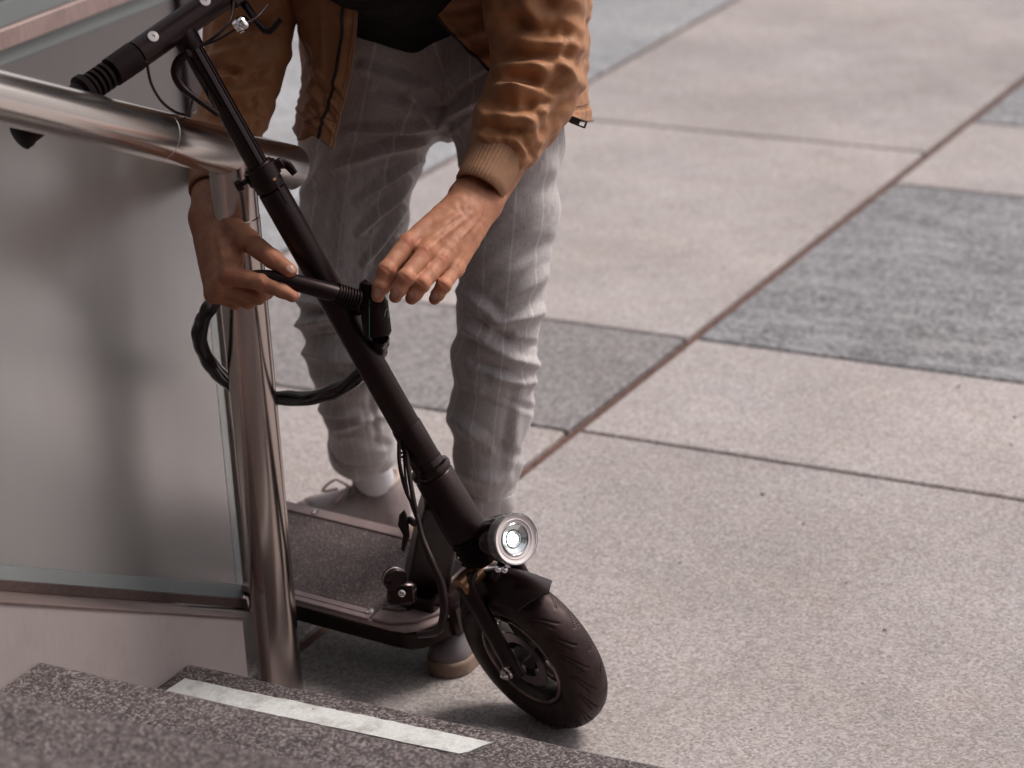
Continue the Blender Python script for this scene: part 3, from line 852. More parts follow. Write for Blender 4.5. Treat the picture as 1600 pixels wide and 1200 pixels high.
# mudguard: shell over the top of the wheel with a flared beak
V = []; F = []; nu2, nv2 = 26, 15
for layer in (0, 1):
    for i in range(nu2 + 1):
        t = i / nu2; a = math.radians(132 - 82 * t)
        e = Mm * math.cos(a) + S * math.sin(a)
        flare = max(0, (t - 0.45) / 0.55); R0 = WR + 0.009 + 0.020 * flare ** 1.4
        hw = 0.037 * (1 - 0.05 * flare) if t < 0.96 else 0.036
        for j in range(nv2):
            s_ = -1 + 2 * j / (nv2 - 1)
            dr = -0.034 * abs(s_) ** 1.7 * (1 - 0.1 * flare); tip = 0.016 * flare ** 2 * (1 - abs(s_))
            p = H + e * (R0 + dr - 0.003 * layer) + Nn * hw * s_ + np.cross(Nn, e) * 0
            tang = Mm * math.sin(a) - S * math.cos(a)
            V.append(p + tang * tip * 1.6)
m1 = (nu2 + 1) * nv2
for i in range(nu2):
    for j in range(nv2 - 1):
        q = (i * nv2 + j, i * nv2 + j + 1, (i + 1) * nv2 + j + 1, (i + 1) * nv2 + j)
        F.append(q); F.append(tuple(x + m1 for x in q[::-1]))
for i in range(nu2):
    for j in (0, nv2 - 1):
        q = (i * nv2 + j, (i + 1) * nv2 + j, (i + 1) * nv2 + j + m1, i * nv2 + j + m1); F.append(q if j == 0 else q[::-1])
for j in range(nv2 - 1):
    for i in (0, nu2):
        q = (i * nv2 + j, i * nv2 + j + 1, i * nv2 + j + 1 + m1, i * nv2 + j + m1); F.append(q[::-1] if i == 0 else q)
mesh_obj("front_mudguard", V, F, M_black, scooter, smooth=50)

# head tube with ribbed boot, collar, stem tubes
prof = [(0.150, 0.020)]
for k in range(5):
    l = 0.158 + 0.0085 * k; prof += [(l, 0.0245), (l + 0.004, 0.0285), (l + 0.0065, 0.0245)]
prof += [(0.203, 0.022)]
MB().lathe([(l, r) for l, r in prof], H, S, 40).build("fork_boot", M_rubber, scooter)
MB().lathe([(0.198, 0.0275), (0.200, 0.0300), (0.296, 0.0278), (0.299, 0.0255)], H, S, 48).build("head_tube", M_black, scooter)
col = MB().lathe([(0.299, 0.022), (0.301, 0.0282), (0.306, 0.0292), (0.311, 0.0280), (0.313, 0.023), (0.322, 0.0225)], H, S, 48); col.build("headset_collar", M_black_gloss, scooter)
MB().lathe([(0.320, 0.0208), (0.322, 0.0218), (0.376, 0.0215), (0.379, 0.0206)], H, S, 40).build("stem_sleeve", M_black, scooter)
stem = MB().lathe([(0.374, 0.0195), (0.376, 0.0201), (0.700, 0.0199), (0.752, 0.0197), (0.7535, 0.0165), (0.756, 0.0165)], H, S, 48)
stem.lathe([(0.7545, 0.0195), (0.756, 0.0202), (0.790, 0.0202), (0.792, 0.0190)], H, S, 48)
stem_o = stem.build("stem", M_black, scooter)
TC = -FW; tcs = nrm(TC - S * (TC @ S)); side = np.cross(S, tcs)
if side @ RT < 0: side = -side
# slot and pale key on the clamp zone
fr = nrm(tcs * 0.86 + side * 0.5)
MB().box(st(0.748) + fr * 0.0204, (0.0022, 0.0009, 0.017), ax=[np.cross(S, fr), fr, S], bev=0.0004).build("slot", M_cable, stem_o)
MB().box(st(0.775) + fr * 0.0204, (0.003, 0.0014, 0.010), ax=[np.cross(S, fr), fr, S], bev=0.0005).build("clamp_key", M_bronze, stem_o)
inner = MB().sweep([st(0.78), st(0.985)], 0.0142, 40, up=tcs)
for sd in (-0.004, 0.0045):
    inner.box(st(0.885) + fr * 0.0142 + np.cross(S, fr) * sd, (0.0011, 0.0012, 0.095), ax=[np.cross(S, fr), fr, S], bev=0.0005)
inner.build("inner_stem", M_black_gloss, scooter)
cl = MB()
cl.lathe([(0.768, 0.0200), (0.769, 0.0232), (0.788, 0.0232), (0.789, 0.020)], H, S, 40)
cl.box(st(0.779) + side * 0.024 + tcs * 0.003, (0.007, 0.006, 0.007), ax=[side, tcs, S], bev=0.002)
cl.sweep([st(0.778) + side * 0.026, st(0.772) + side * 0.034, st(0.757) + side * 0.037 + tcs * 0.004], [0.0045, 0.004, 0.003], 10, dense=5, squash=1.6)
cl.lathe([(0, 0.004), (0.010, 0.004), (0.011, 0.0085), (0.019, 0.0085), (0.020, 0.006)], st(0.779) - side * 0.020, -side, 14)
cl.build("seat_clamp" if False else "stem_clamp", M_black, scooter)

# handlebar assembly
bar = MB().sweep([TOP + NB * 0.075, TOP - NB * 0.075], 0.0192, 40)
bar.sweep([TOP + NB * 0.07, TOP + NB * 0.255], 0.0115, 24).sweep([TOP - NB * 0.07, TOP - NB * 0.28], 0.0115, 24)
bar.sweep([st(0.965), st(1.0)], [0.017, 0.0175], 30)
bar_o = bar.build("handlebar", M_black, scooter)
for s_ in (0.052, -0.040):
    MB().lathe([(0, 0.0072), (0.002, 0.0076), (0.0032, 0.0072), (0.0036, 0.0022), (0.0016, 0.0018), (0.0016, 0.0)], TOP + NB * s_ + nrm(-FW + 0.25 * UP - NB * ((-FW) @ NB)) * 0.0184, nrm(-FW - NB * ((-FW) @ NB)), 20).build("bar_bolt", M_cap, bar_o)
g = MB()
g.sweep([TOP + NB * l for l in (0.076, 0.078, 0.118, 0.120)], [0.0175, 0.0200, 0.0196, 0.016], 32)
for k in range(4):
    l = 0.124 + 0.0085 * k
    g.sweep([TOP + NB * l, TOP + NB * (l + 0.0015), TOP + NB * (l + 0.0055), TOP + NB * (l + 0.007)], [0.0145, 0.0185, 0.0185, 0.0145], 28)
g.build("throttle_housing", M_rubber, scooter)
g = MB().sweep([TOP + NB * l for l in (0.158, 0.160, 0.168, 0.170, 0.262, 0.265, 0.273, 0.276)], [0.016, 0.0225, 0.0225, 0.0165, 0.0172, 0.0195, 0.0195, 0.012], 28)
g.build("grip", M_rubber, scooter)
g = MB().sweep([TOP - NB * l for l in (0.14, 0.142, 0.27, 0.276)], [0.0165, 0.0175, 0.0175, 0.014], 28)
g.build("grip", M_rubber, scooter)
# brake lever, switch box and bell on the far bar
lv = MB().box(TOP - NB * 0.105 + UP * -0.006, (0.024, 0.018, 0.017), ax=[NB, nrm(np.cross(S, NB)), nrm(S)], bev=0.004)
lv.sweep([TOP - NB * 0.10 - S * 0.016, at(415, 48, 3.50), at(440, 30, 3.49)], [0.006, 0.005, 0.0045], 10, dense=4)
lv.build("brake_lever", M_black, scooter)
bl = MB().lathe([(0, 0.006), (0.002, 0.0098), (0.009, 0.0105), (0.0095, 0.0085), (0.012, 0.0088), (0.0165, 0.0085), (0.0185, 0.006), (0.019, 0.0)], at(369, 43, 3.47), nrm(RT * 0.8 + UP * 0.45 - FW * 0.4), 24)
bl.build("bell", M_chrome, scooter)
MB().sweep([at(398, 30, 3.50), at(378, 38, 3.475)], 0.0035, 10).build("bell_bracket", M_black, scooter)

# cables
def cable(name, pts, r, parent=scooter, m=M_cable, seg=10):
    P = [at(*p) for p in pts]; w = MB().sweep(P, r, seg, dense=8); return w.build(name, m, parent)
cable("brake_hose", [(296, 82, 3.46), (279, 95, 3.47), (274, 115, 3.475), (286, 138, 3.475), (312, 158, 3.475), (340, 178, 3.49)], [0.0055, 0.0062, 0.0062, 0.0055, 0.0042, 0.0042])
cable("cable", [(229, 96, 3.42), (236, 130, 3.44), (252, 158, 3.47), (272, 174, 3.52), (290, 180, 3.58)], 0.0019)
cable("cable", [(292, 178, 3.56), (300, 160, 3.5), (297, 140, 3.48)], 0.0017)
cable("cable", [(318, 70, 3.47), (345, 50, 3.47), (360, 30, 3.48), (366, 0, 3.50)], 0.0021)
cable("cable", [(312, 72, 3.468), (340, 62, 3.465), (368, 46, 3.467), (400, 28, 3.48), (418, 8, 3.5)], 0.0018)
cable("cable", [(624, 676, 3.66), (624, 722, 3.655), (634, 765, 3.655), (650, 800, 3.64), (660, 840, 3.63), (676, 880, 3.62), (690, 915, 3.62), (694, 955, 3.625), (684, 985, 3.66), (655, 992, 3.72)], [0.0028, 0.0028, 0.0028, 0.003, 0.004, 0.0052, 0.0062, 0.0062, 0.006, 0.005])
cable("cable", [(634, 696, 3.665), (640, 745, 3.65), (648, 790, 3.64), (656, 826, 3.64)], 0.0034)
cable("cable", [(630, 686, 3.67), (633, 740, 3.66), (640, 780, 3.65), (652, 815, 3.64)], 0.0018)
w = MB()
for k in range(7):
    t = k / 6; w.lathe([(0, 0.0022), (0.0012, 0.0034), (0.0024, 0.0022)], at(624 + 17 * t, 704 + 32 * t, 3.665), nrm(S), 12)
w.build("cable_coil", M_cable, scooter)

# deck
Fd = nrm(A(0.995, -0.1, 0)); lean = math.radians(12.6)
Ld = nrm(A(0.1, 0.995, 0)) * math.cos(lean) + A(0, 0, math.sin(lean)); Ud = np.cross(Fd, Ld)
OD = onz(564, 969, 0.10)
def dk(f, l, u=0.0): return OD + Fd * f + Ld * l + Ud * u
DW = 0.212
def deck_outline(inset, back=-0.52, nose=0.125):
    w0, w1 = inset, DW - inset; c = DW / 2; r = (w1 - w0) / 2
    pts = [(back, w0), (nose - 0.075, w0)]
    for k in range(13):
        a = -math.pi / 2 + math.pi * k / 12
        pts.append((nose - 0.075 + (0.075 - inset * 0.9) * math.cos(a) ** 0.8 if abs(math.cos(a)) > 1e-6 else nose - 0.075, c + r * math.sin(a)))
    pts += [(nose - 0.075, w1), (back, w1)]
    out = []
    for p in pts:
        if not out or (abs(out[-1][0] - p[0]) + abs(out[-1][1] - p[1])) > 1e-5: out.append(p)
    return out
deck_o = MB().prism(deck_outline(0.004), OD, Fd, Ld, Ud, -0.045, -0.008, bev=0.006).build("deck", M_black, scooter)
MB().prism(deck_outline(0.0), OD, Fd, Ld, Ud, -0.008, 0.0, bev=0.0025).build("deck_plate", M_deck_metal, deck_o)
for (w0, w1) in ((0.002, 0.024), (0.190, 0.210)):
    MB().prism([(-0.51, w0), (0.012, w0), (0.012, w1), (-0.51, w1)], OD, Fd, Ld, Ud, 0.0004, 0.0042, bev=0.0012).build("side_rail", M_deck_metal, deck_o)
MB().prism([(-0.51, 0.0115), (0.008, 0.0115), (0.008, 0.0125), (-0.51, 0.0125)], OD, Fd, Ld, Ud, 0.0035, 0.0047).build("rail_groove", M_black, deck_o)
MB().prism([(-0.50, 0.0262), (0.014, 0.0262), (0.046, 0.075), (0.050, 0.14), (0.014, 0.188), (-0.50, 0.188)], OD, Fd, Ld, Ud, 0.0002, 0.0022).build("grip_mat", M_grip, deck_o)
a0 = [(0.018, 0.004), (0.052, 0.006), (0.085, 0.022), (0.108, 0.052), (0.116, 0.09), (0.112, 0.13), (0.098, 0.165), (0.06, 0.2), (0.02, 0.207), (0.02, 0.19), (0.05, 0.182), (0.08, 0.15), (0.09, 0.11), (0.088, 0.078), (0.074, 0.05), (0.05, 0.030), (0.018, 0.0262)]
MB().prism(a0, OD, Fd, Ld, Ud, 0.0004, 0.0062, bev=0.0012).build("nose_trim", M_deck_metal, deck_o)
MB().prism([(0.02, 0.034), (0.048, 0.038), (0.066, 0.056), (0.075, 0.085), (0.055, 0.085), (0.046, 0.070)], OD, Fd, Ld, Ud, 0.0002, 0.0045, bev=0.001).build("nose_plate", M_deck_metal, deck_o)
for (f_, l_) in ((0.004, 0.0175), (-0.232, 0.199), (-0.236, 0.0175), (-0.47, 0.0175), (-0.47, 0.199)):
    MB().lathe([(0.004, 0.0062), (0.0058, 0.006), (0.0066, 0.0045), (0.0056, 0.0022), (0.0056, 0.0)], dk(f_, l_), Ud, 16).build("deck_screw", M_bolt, deck_o)
# rear wheel and mudguard behind the glass
RW = dk(-0.56, DW / 2, -0.005); RW[2] = 0.108
axr = nrm(Ld)
rw = MB().lathe([(-0.022, 0.07), (-0.022, 0.098), (-0.012, 0.108), (0.012, 0.108), (0.022, 0.098), (0.022, 0.07), (0.01, 0.06), (-0.01, 0.06)], RW, axr, 48, closed=True).build("rear_wheel", M_rubber, scooter)
MB().lathe([(-0.02, 0.062), (-0.012, 0.02), (0.012, 0.02), (0.02, 0.062)], RW, axr, 32).build("rim", M_rim, rw)
rb_ = MB()
for l_ in (-0.034, 0.034): rb_.sweep([RW + axr * l_, RW + axr * l_ + Fd * 0.09 + Ud * 0.0], 0.012, 12, squash=0.6)
rb_.build("rear_bracket", M_black, scooter)
V, Fm = [], []
g = MB()
g.sweep([RW + (Fd * math.cos(a) + Ud * math.sin(a)) * 0.122 for a in np.linspace(0.35, 2.6, 14)], 0.030, 12, squash=0.12, up=Ud)
g.build("rear_mudguard", M_black, scooter)

# folding strut from the deck nose up to the head tube
foot = dk(0.058, DW / 2 - 0.012, 0.016); hd = st(0.262) - Mm * 0.006
sx = nrm(hd - foot)
vx = nrm(RT - sx * (RT @ sx)); vy = np.cross(sx, vx)
sm_ = MB()
V = []
for t, w_, d_ in ((0.0, 0.033, 0.025), (0.35, 0.031, 0.025), (0.75, 0.030, 0.024), (1.0, 0.026, 0.022)):
    c = foot + (hd - foot) * t
    V += [c - vx * w_ - vy * d_, c + vx * w_ - vy * d_, c + vx * w_ + vy * d_, c - vx * w_ + vy * d_]
F = []
for k in range(3):
    for j in range(4):
        F.append((k * 4 + j, k * 4 + (j + 1) % 4, (k + 1) * 4 + (j + 1) % 4, (k + 1) * 4 + j))
F += [(3, 2, 1, 0), (12, 13, 14, 15)]
strut = sm_.add(V, F).build("folding_strut", M_black, scooter, smooth=0)
bv = strut.modifiers.new("edge", 'BEVEL'); bv.width = 0.004; bv.segments = 2
# base block, hinge ears, lever
bb = MB().box(dk(0.062, DW / 2 - 0.010, 0.012), (0.040, 0.052, 0.015), ax=[Fd, Ld, Ud], bev=0.004)
bb.box(dk(0.106, DW / 2, -0.018), (0.022, 0.046, 0.028), ax=[Fd, Ld, Ud], bev=0.005)
bb.build("hinge_block", M_black, scooter)
hg = at(616, 905, 3.66)
ea = nrm(-FW * 0.85 - RT * 0.15 + UP * 0.5)
ear = MB().lathe([(-0.008, 0.014), (-0.006, 0.0165), (0.006, 0.0165), (0.008, 0.0145)], hg, nrm(RT * 0.35 - FW * 0.75 + UP * -0.2), 28)
ear.box(hg + RT * 0.010 - UP * 0.020 + FW * 0.004, (0.020, 0.008, 0.016), ax=[RT, FW, UP], bev=0.005)
ear.build("hinge_knuckle", M_black_gloss, scooter)
MB().lathe([(-0.0012, 0.0162), (0.0, 0.0172), (0.0012, 0.0162)], hg, nrm(RT * 0.35 - FW * 0.75 + UP * -0.2), 28).build("hinge_ring", M_deck_metal, scooter)
MB().lathe([(0, 0.005), (0.004, 0.005), (0.005, 0.003), (0.005, 0)], at(628, 927, 3.635), -FW, 12).build("hinge_pin", M_bolt, scooter)
V = [(632, 796), (624, 804), (622, 820), (630, 836), (627, 858), (632, 862), (640, 838), (638, 812)]
lvp = [(RT * (x - 630) / FPX * 3.68 - UP * (y - 828) / FPX * 3.68) for x, y in V]
c0 = at(630, 828, 3.68)
MB().prism([(float(p @ RT), float(p @ UP)) for p in lvp], c0, RT, UP, -FW, -0.009, 0.009, bev=0.002).build("fold_lever", M_black, scooter)
MB().sweep([at(640, 812, 3.68), at(648, 818, 3.665)], 0.005, 10).build("lever_pivot", M_black, scooter)

# head lamp
lax = nrm(Mm * 1.0 + A(0, 0, -0.02))
LC = at(799, 842, depth_of(st(0.20) + Mm * 0.085))
lamp = MB().lathe([(-0.066, 0.0), (-0.065, 0.009), (-0.060, 0.017), (-0.050, 0.0245), (-0.036, 0.0300), (-0.020, 0.0330), (-0.006, 0.0340), (-0.004, 0.0340), (-0.004, 0.030)], LC, lax, 48).build("headlight", M_black_gloss, scooter)
MB().lathe([(-0.0065, 0.0350), (0.004, 0.0364), (0.0105, 0.0362), (0.0128, 0.0350), (0.0124, 0.0342), (0.0100, 0.0350), (-0.0065, 0.0348)], LC, lax, 64, closed=True).build("lens_ring", M_lens, lamp)
MB().lathe([(0.0005, 0.0), (0.0005, 0.0300)], LC, lax, 48).build("lamp_backing", M_lampback, lamp)
MB().lathe([(0.0010, 0.0218), (0.0080, 0.0220), (0.0088, 0.0262), (0.0102, 0.0270), (0.0094, 0.0280), (0.0104, 0.0322), (0.0112, 0.0330)], LC, lax, 64, ends=(False, False)).build("outer_ring", M_lampback, lamp)
MB().lathe([(0.0098, 0.0330), (0.0122, 0.0335), (0.0124, 0.0342), (0.0098, 0.0344)], LC, lax, 72, closed=True).build("front_rim", M_chrome, lamp)
MB().lathe([(0.0082, 0.0214), (0.0098, 0.0219), (0.0104, 0.0212), (0.0096, 0.0204), (0.0082, 0.0204)], LC, lax, 64, closed=True).build("inner_ring", M_chrome, lamp)
MB().lathe([(0.0055, 0.0200), (0.0072, 0.0200), (0.0072, 0.0189), (0.0055, 0.0189)], LC, lax, 64, closed=True).build("dark_ring", M_black_gloss, lamp)  # thin gloss black ring around the reflector
MB().lathe([(0.0020, 0.0055), (0.0028, 0.0090), (0.0078, 0.0172), (0.0088, 0.0200)], LC, lax, 48, ends=(True, False)).build("reflector", M_reflector, lamp)
MB().lathe([(0.0044, 0.0118), (0.0062, 0.0124), (0.0062, 0.0116)], LC, lax, 40, closed=True).build("inner_ring", M_black_gloss, lamp)
MB().lathe([(0.002, 0.0068), (0.007, 0.0066), (0.0098, 0.0044), (0.011, 0.0)], LC, lax, 24).build("led", M_led, lamp)
br = MB().sweep([LC - lax * 0.022 - UP * 0.030, at(782, 888, depth_of(LC) + 0.005), at(775, 900, depth_of(LC) + 0.02)], [0.006, 0.006, 0.008], 12, dense=4)
br.build("lamp_bracket", M_black, lamp)
for (x, y) in ((778, 889), (788, 890)):
    MB().lathe([(0, 0.0048), (0.003, 0.0046), (0.0045, 0.0028), (0.005, 0)], at(x, y, depth_of(LC) - 0.002), -FW, 12).build("lamp_screw", M_chrome, lamp)

# ------------------------------------------------------------------ lock
lk = at(586, 490, 3.585)
lock = thing("bicycle_lock", "black bicycle lock looped around steel post and scooter stem", "lock", tuple(lk))
ax_l = nrm(at(592, 535, 3.59) - at(580, 450, 3.575)); lr = nrm(RT - ax_l * (RT @ ax_l)); lf = np.cross(ax_l, lr)
lb = MB().sweep([at(582, 470, 3.585), at(584, 474, 3.585), at(590, 520, 3.588), at(591, 527, 3.588)], [0.017, 0.0192, 0.0190, 0.0150], 32, up=lr, squash=1.0)
lbody = lb.build("lock_body", M_rubber, lock)
MB().sweep([at(578, 441, 3.60), at(576, 444, 3.60), at(570, 486, 3.603), at(571, 491, 3.603)], [0.008, 0.0125, 0.0135, 0.010], 24).build("lock_head", M_black, lock)
MB().sweep([at(577, 468, 3.5675), at(577, 500, 3.567), at(577, 528, 3.572)], 0.0007, 6).build("seam_line", M_green, lbody)
lgo = [at(x, y, d) for x, y, d in ((602, 503, 3.5745), (601, 494, 3.5730), (603, 485, 3.5735), (606, 484, 3.577), (606.5, 496, 3.5785))]
MB().sweep(lgo, 0.0007, 6, dense=4).build("printed_mark", M_logo, lbody)
# strap with ribbed boot
sp_ = [(372, 440, 3.60), (398, 433, 3.575), (436, 436, 3.558), (478, 446, 3.556), (522, 458, 3.562), (560, 470, 3.578)]
MB().sweep([at(*p) for p in sp_], [0.008, 0.010, 0.0115, 0.0122, 0.0125, 0.012], 18, dense=8, up=UP, squash=0.95).build("strap", M_cable, lock)
w = MB()
for k in range(8):
    t = k / 7; p = at(526 + 31 * t, 459 + 10.5 * t, 3.563 + 0.012 * t); dr = nrm(at(557, 470, 3.575) - at(526, 459, 3.563))
    w.lathe([(-0.0012, 0.011), (-0.0010, 0.0148), (0.0010, 0.0148), (0.0012, 0.011)], p, dr, 20)
w.build("ribbed_boot", M_rubber, lock)
loop = [(372, 440, 3.60), (345, 458, 3.63), (331, 476, 3.665), (317, 500, 3.69), (312, 530, 3.715), (327, 566, 3.765), (358, 598, 3.85), (402, 620, 3.885), (440, 622, 3.865), (490, 621, 3.80), (536, 604, 3.735), (570, 578, 3.695), (588, 556, 3.655), (595, 540, 3.625), (594, 526, 3.595)]
def crinkle(t, th): return 1 + 0.075 * math.sin(t * 130 + 1.3 * math.sin(th * 2)) * (0.5 + 0.5 * math.cos(th)) + 0.06 * math.sin(t * 61 + th * 2)
MB().sweep([at(*p) for p in loop], [0.0095] + [0.0108] * 13 + [0.0115], 20, dense=14, rmod=crinkle).build("chain_sleeve", plain("shiny_black_sleeve", (0.010, 0.005, 0.0055), 0.13), lock)

# ------------------------------------------------------------------ person
ped = onz(680, 950, 0)
person = thing("person", "person in tan bomber jacket, black t-shirt and grey checked trousers bending over the lock", "person", (0.05, 0.38, 0))

# --- hands (modelled at 1.6 mm) and the rest of the body
def P3(x, y, d): return at(x, y, d)
def hand_left(p):
    mc = [((722, 312, 3.658), .0185, (637, 381, 3.584), .0130), ((736, 314, 3.652), .0185, (668, 393, 3.578), .0132),
          ((750, 320, 3.656), .0180, (692, 407, 3.588), .0125), ((760, 328, 3.664), .0165, (712, 420, 3.604), .0115)]
    palm = None
    for a, ra, b_, rb in mc:
        c = capsule(p, P3(*a), P3(*b_), ra, rb); palm = c if palm is None else smin(palm, c, 0.012)
    for (a, b_) in (((690, 350, 3.655), (676, 395, 3.612)), ((722, 360, 3.655), (700, 405, 3.618))):
        palm = smin(palm, capsule(p, P3(*a), P3(*b_), 0.014, 0.011), 0.012)
    arm = smin(capsule(p, P3(730, 302, 3.672), P3(764, 246, 3.69), 0.0215, 0.026), capsule(p, P3(762, 316, 3.68), P3(790, 262, 3.70), 0.0205, 0.026), 0.02)
    palm = smin(palm, arm, 0.02)
    palm = smin(palm, capsule(p, P3(770, 308, 3.668), P3(772, 306, 3.666), 0.0125), 0.014)     # ulna head
    fing = [
        [((637, 381, 3.580), .0128), ((604, 422, 3.553), .0112), ((594, 446, 3.553), .0098), ((590, 463, 3.561), .0086)],
        [((667, 393, 3.575), .0128), ((634, 434, 3.545), .0112), ((623, 453, 3.547), .0100), ((618, 463, 3.556), .0088)],
        [((691, 407, 3.586), .0122), ((659, 443, 3.552), .0108), ((648, 459, 3.555), .0098), ((643, 466, 3.565), .0088)],
        [((711, 420, 3.602), .0112), ((693, 446, 3.574), .0096), ((684, 460, 3.577), .0088), ((679, 467, 3.586), .0080)]]
    fd = None
    for f_ in fing:
        c = chain(p, [(P3(*q), r) for q, r in f_], 0.004)
        c = smin(c, capsule(p, P3(*f_[1][0]), P3(f_[1][0][0] + 1, f_[1][0][1], f_[1][0][2]), f_[1][1] * 1.07), 0.003)
        fd = c if fd is None else smin(fd, c, 0.0016)
    th = chain(p, [(P3(712, 326, 3.675), .019), (P3(655, 392, 3.632), .0145), (P3(612, 436, 3.612), .0118), (P3(588, 458, 3.600), .0095)], 0.006)
    fd = smin(fd, th, 0.002)
    return smin(palm, fd, 0.007)
RD = 0.0
def hand_right(p):
    palm = None
    mc = [((343, 350, 3.700), .0175, (361, 430, 3.590), .0135), ((331, 350, 3.712), .0175, (347, 445, 3.602), .0132),
          ((322, 350, 3.722), .0165, (339, 454, 3.620), .0125), ((316, 350, 3.730), .0150, (333, 459, 3.640), .0115)]
    for a, ra, b_, rb in mc:
        c = capsule(p, P3(*a), P3(*b_), ra, rb); palm = c if palm is None else smin(palm, c, 0.014)
    arm = smin(capsule(p, P3(322, 330, 3.735), P3(331, 262, 3.795), 0.0215, 0.027), capsule(p, P3(346, 330, 3.735), P3(350, 262, 3.795), 0.0195, 0.026), 0.02)
    palm = smin(palm, arm, 0.022)
    palm = smin(palm, capsule(p, P3(370, 385, 3.635), P3(364, 420, 3.61), 0.0125, 0.0115), 0.016)    # web of the thumb
    fing = [
        [((361, 430, 3.588), .0135), ((410, 442, 3.560), .0115), ((441, 455, 3.548), .0098), ((458, 463, 3.545), .0080)],
        [((347, 445, 3.602), .0130), ((402, 462, 3.588), .0112), ((416, 456, 3.612), .0100), ((412, 440, 3.622), .0088)],
        [((339, 454, 3.618), .0125), ((388, 470, 3.612), .0105), ((404, 462, 3.634), .0095), ((402, 446, 3.642), .0085)],
        [((333, 459, 3.638), .0112), ((366, 472, 3.632), .0095), ((386, 464, 3.645), .0085), ((388, 450, 3.652), .0078)]]
    fd = None
    for f_ in fing:
        c = chain(p, [(P3(*q), r) for q, r in f_], 0.004)
        c = smin(c, capsule(p, P3(*f_[1][0]), P3(f_[1][0][0] + 1, f_[1][0][1], f_[1][0][2]), f_[1][1] * 1.06), 0.003)
        fd = c if fd is None else smin(fd, c, 0.0016)
    th = chain(p, [(P3(350, 345, 3.700), .0175), (P3(388, 376, 3.612), .0150), (P3(425, 404, 3.566), .0125), (P3(453, 423, 3.548), .0098)], 0.006)
    fd = smin(fd, th, 0.002)
    return smin(palm, fd, 0.008)
def bbox(pts, m):
    Q = np.array(pts); return Q.min(0) - m, Q.max(0) + m
lo, hi = bbox([P3(590, 466, 3.56), P3(790, 255, 3.70), P3(637, 381, 3.58), P3(712, 326, 3.68), P3(680, 470, 3.6)], 0.034)
HL = skin(hand_left, lo, hi, 0.0016)
lo, hi = bbox([P3(458, 463, 3.54), P3(331, 255, 3.8), P3(316, 350, 3.74), P3(366, 476, 3.62), P3(390, 376, 3.61), P3(350, 255, 3.8)], 0.036)
HR = skin(hand_right, lo, hi, 0.0016)
tend_l = [(725, 330, 648, 372, 4, .0012), (735, 335, 672, 386, 4, .0013), (748, 340, 696, 398, 4, .0012), (755, 345, 714, 412, 4, .0009),
          (712, 345, 668, 378, 3.5, -.0008), (722, 352, 688, 392, 3.5, -.0009), (640, 374, 634, 380, 7, .0014), (668, 388, 664, 392, 7, .0016), (692, 402, 688, 406, 7, .0014), (711, 416, 708, 420, 7, .0011),
          (718, 322, 728, 338, 4, -.0012), (706, 330, 730, 328, 4, -.0010), (740, 352, 720, 372, 2.5, .0008), (720, 372, 716, 388, 2.5, .0008)]
for (cx, cy) in ((603, 421), (634, 434), (659, 443), (693, 446)):
    for q in (-3, 0, 3): tend_l.append((cx - 6 + q * .6, cy + q - 3, cx + 6 + q * .6, cy + q + 3, 1.6, -.0005))
tend_r = [(338, 360, 352, 420, 5, .0012), (326, 360, 336, 436, 5, .0009), (352, 425, 360, 436, 8, .0018), (385, 385, 372, 418, 4, -.0016), (392, 398, 380, 422, 3, -.0014),
          (350, 455, 404, 470, 3, -.0010), (345, 463, 385, 475, 3, -.0009), (335, 338, 352, 352, 4, -.0010), (408, 436, 414, 448, 3, .0005), (425, 400, 432, 412, 3, -.0004)]
parts_v, parts_f, red, nail = [], [], [], []
NAILS = [(589.5, 458, -.12), (617, 459, -.2), (642, 462, -.3), (679, 464.5, -.4), (455, 419.5, 1.05)]
off = 0
for (Vh, Qh), strokes, hot in ((HL, tend_l, [(603, 421), (634, 434), (659, 443), (693, 446), (640, 378), (668, 392), (692, 406), (590, 462), (618, 463), (643, 466)]), (HR, tend_r, [(361, 432), (410, 442), (457, 462), (425, 405), (452, 423)])):
    Vh = relax(Vh, Qh, 2, 0.4); Nh = vnormals(Vh, Qh)
    Vh = Vh + Nh * (folds(Vh, Nh, strokes) + ripple(Vh, 5, 0.02, 0.00025, 2))[:, None]
    D = Vh - CAM; z = D @ FW; u_ = 800 + FPX * (D @ RT) / z; v_ = 600 - FPX * (D @ UP) / z
    rd_ = np.zeros(len(Vh))
    for (x, y) in hot: rd_ = np.maximum(rd_, 0.45 * np.exp(-((u_ - x) ** 2 + (v_ - y) ** 2) / 90.0))
    nl_ = np.zeros(len(Vh)); fc = -(Nh @ FW)
    for (x, y, an_) in NAILS:
        ca, sa = math.cos(an_), math.sin(an_); dx, dy = u_ - x, v_ - y
        e_ = ((dx * ca - dy * sa) / 5.2) ** 2 + ((dx * sa + dy * ca) / 7.0) ** 2
        nl_ = np.maximum(nl_, np.clip((1.15 - e_) / 0.3, 0, 1) * (fc > 0.15))
    Vh = Vh - Nh * (0.0006 * nl_)[:, None]
    nail.append(nl_)
    parts_v.append(Vh); parts_f.append(Qh + off); red.append(rd_); off += len(Vh)
def leg_pts(rows, yy):
    out = []
    for (cx, cy, rp), y in zip(rows, yy):
        c = ony(cx, cy, y); out.append((c, rp * depth_of(c) / FPX))
    return out
LEG_R = leg_pts([(592, 120, 98), (566, 230, 96), (551, 330, 82), (541, 420, 71), (536, 490, 66), (543, 560, 60), (556, 640, 52), (564, 680, 48), (567, 704, 47)],
                [0.43, 0.415, 0.395, 0.375, 0.36, 0.38, 0.43, 0.462, 0.482])
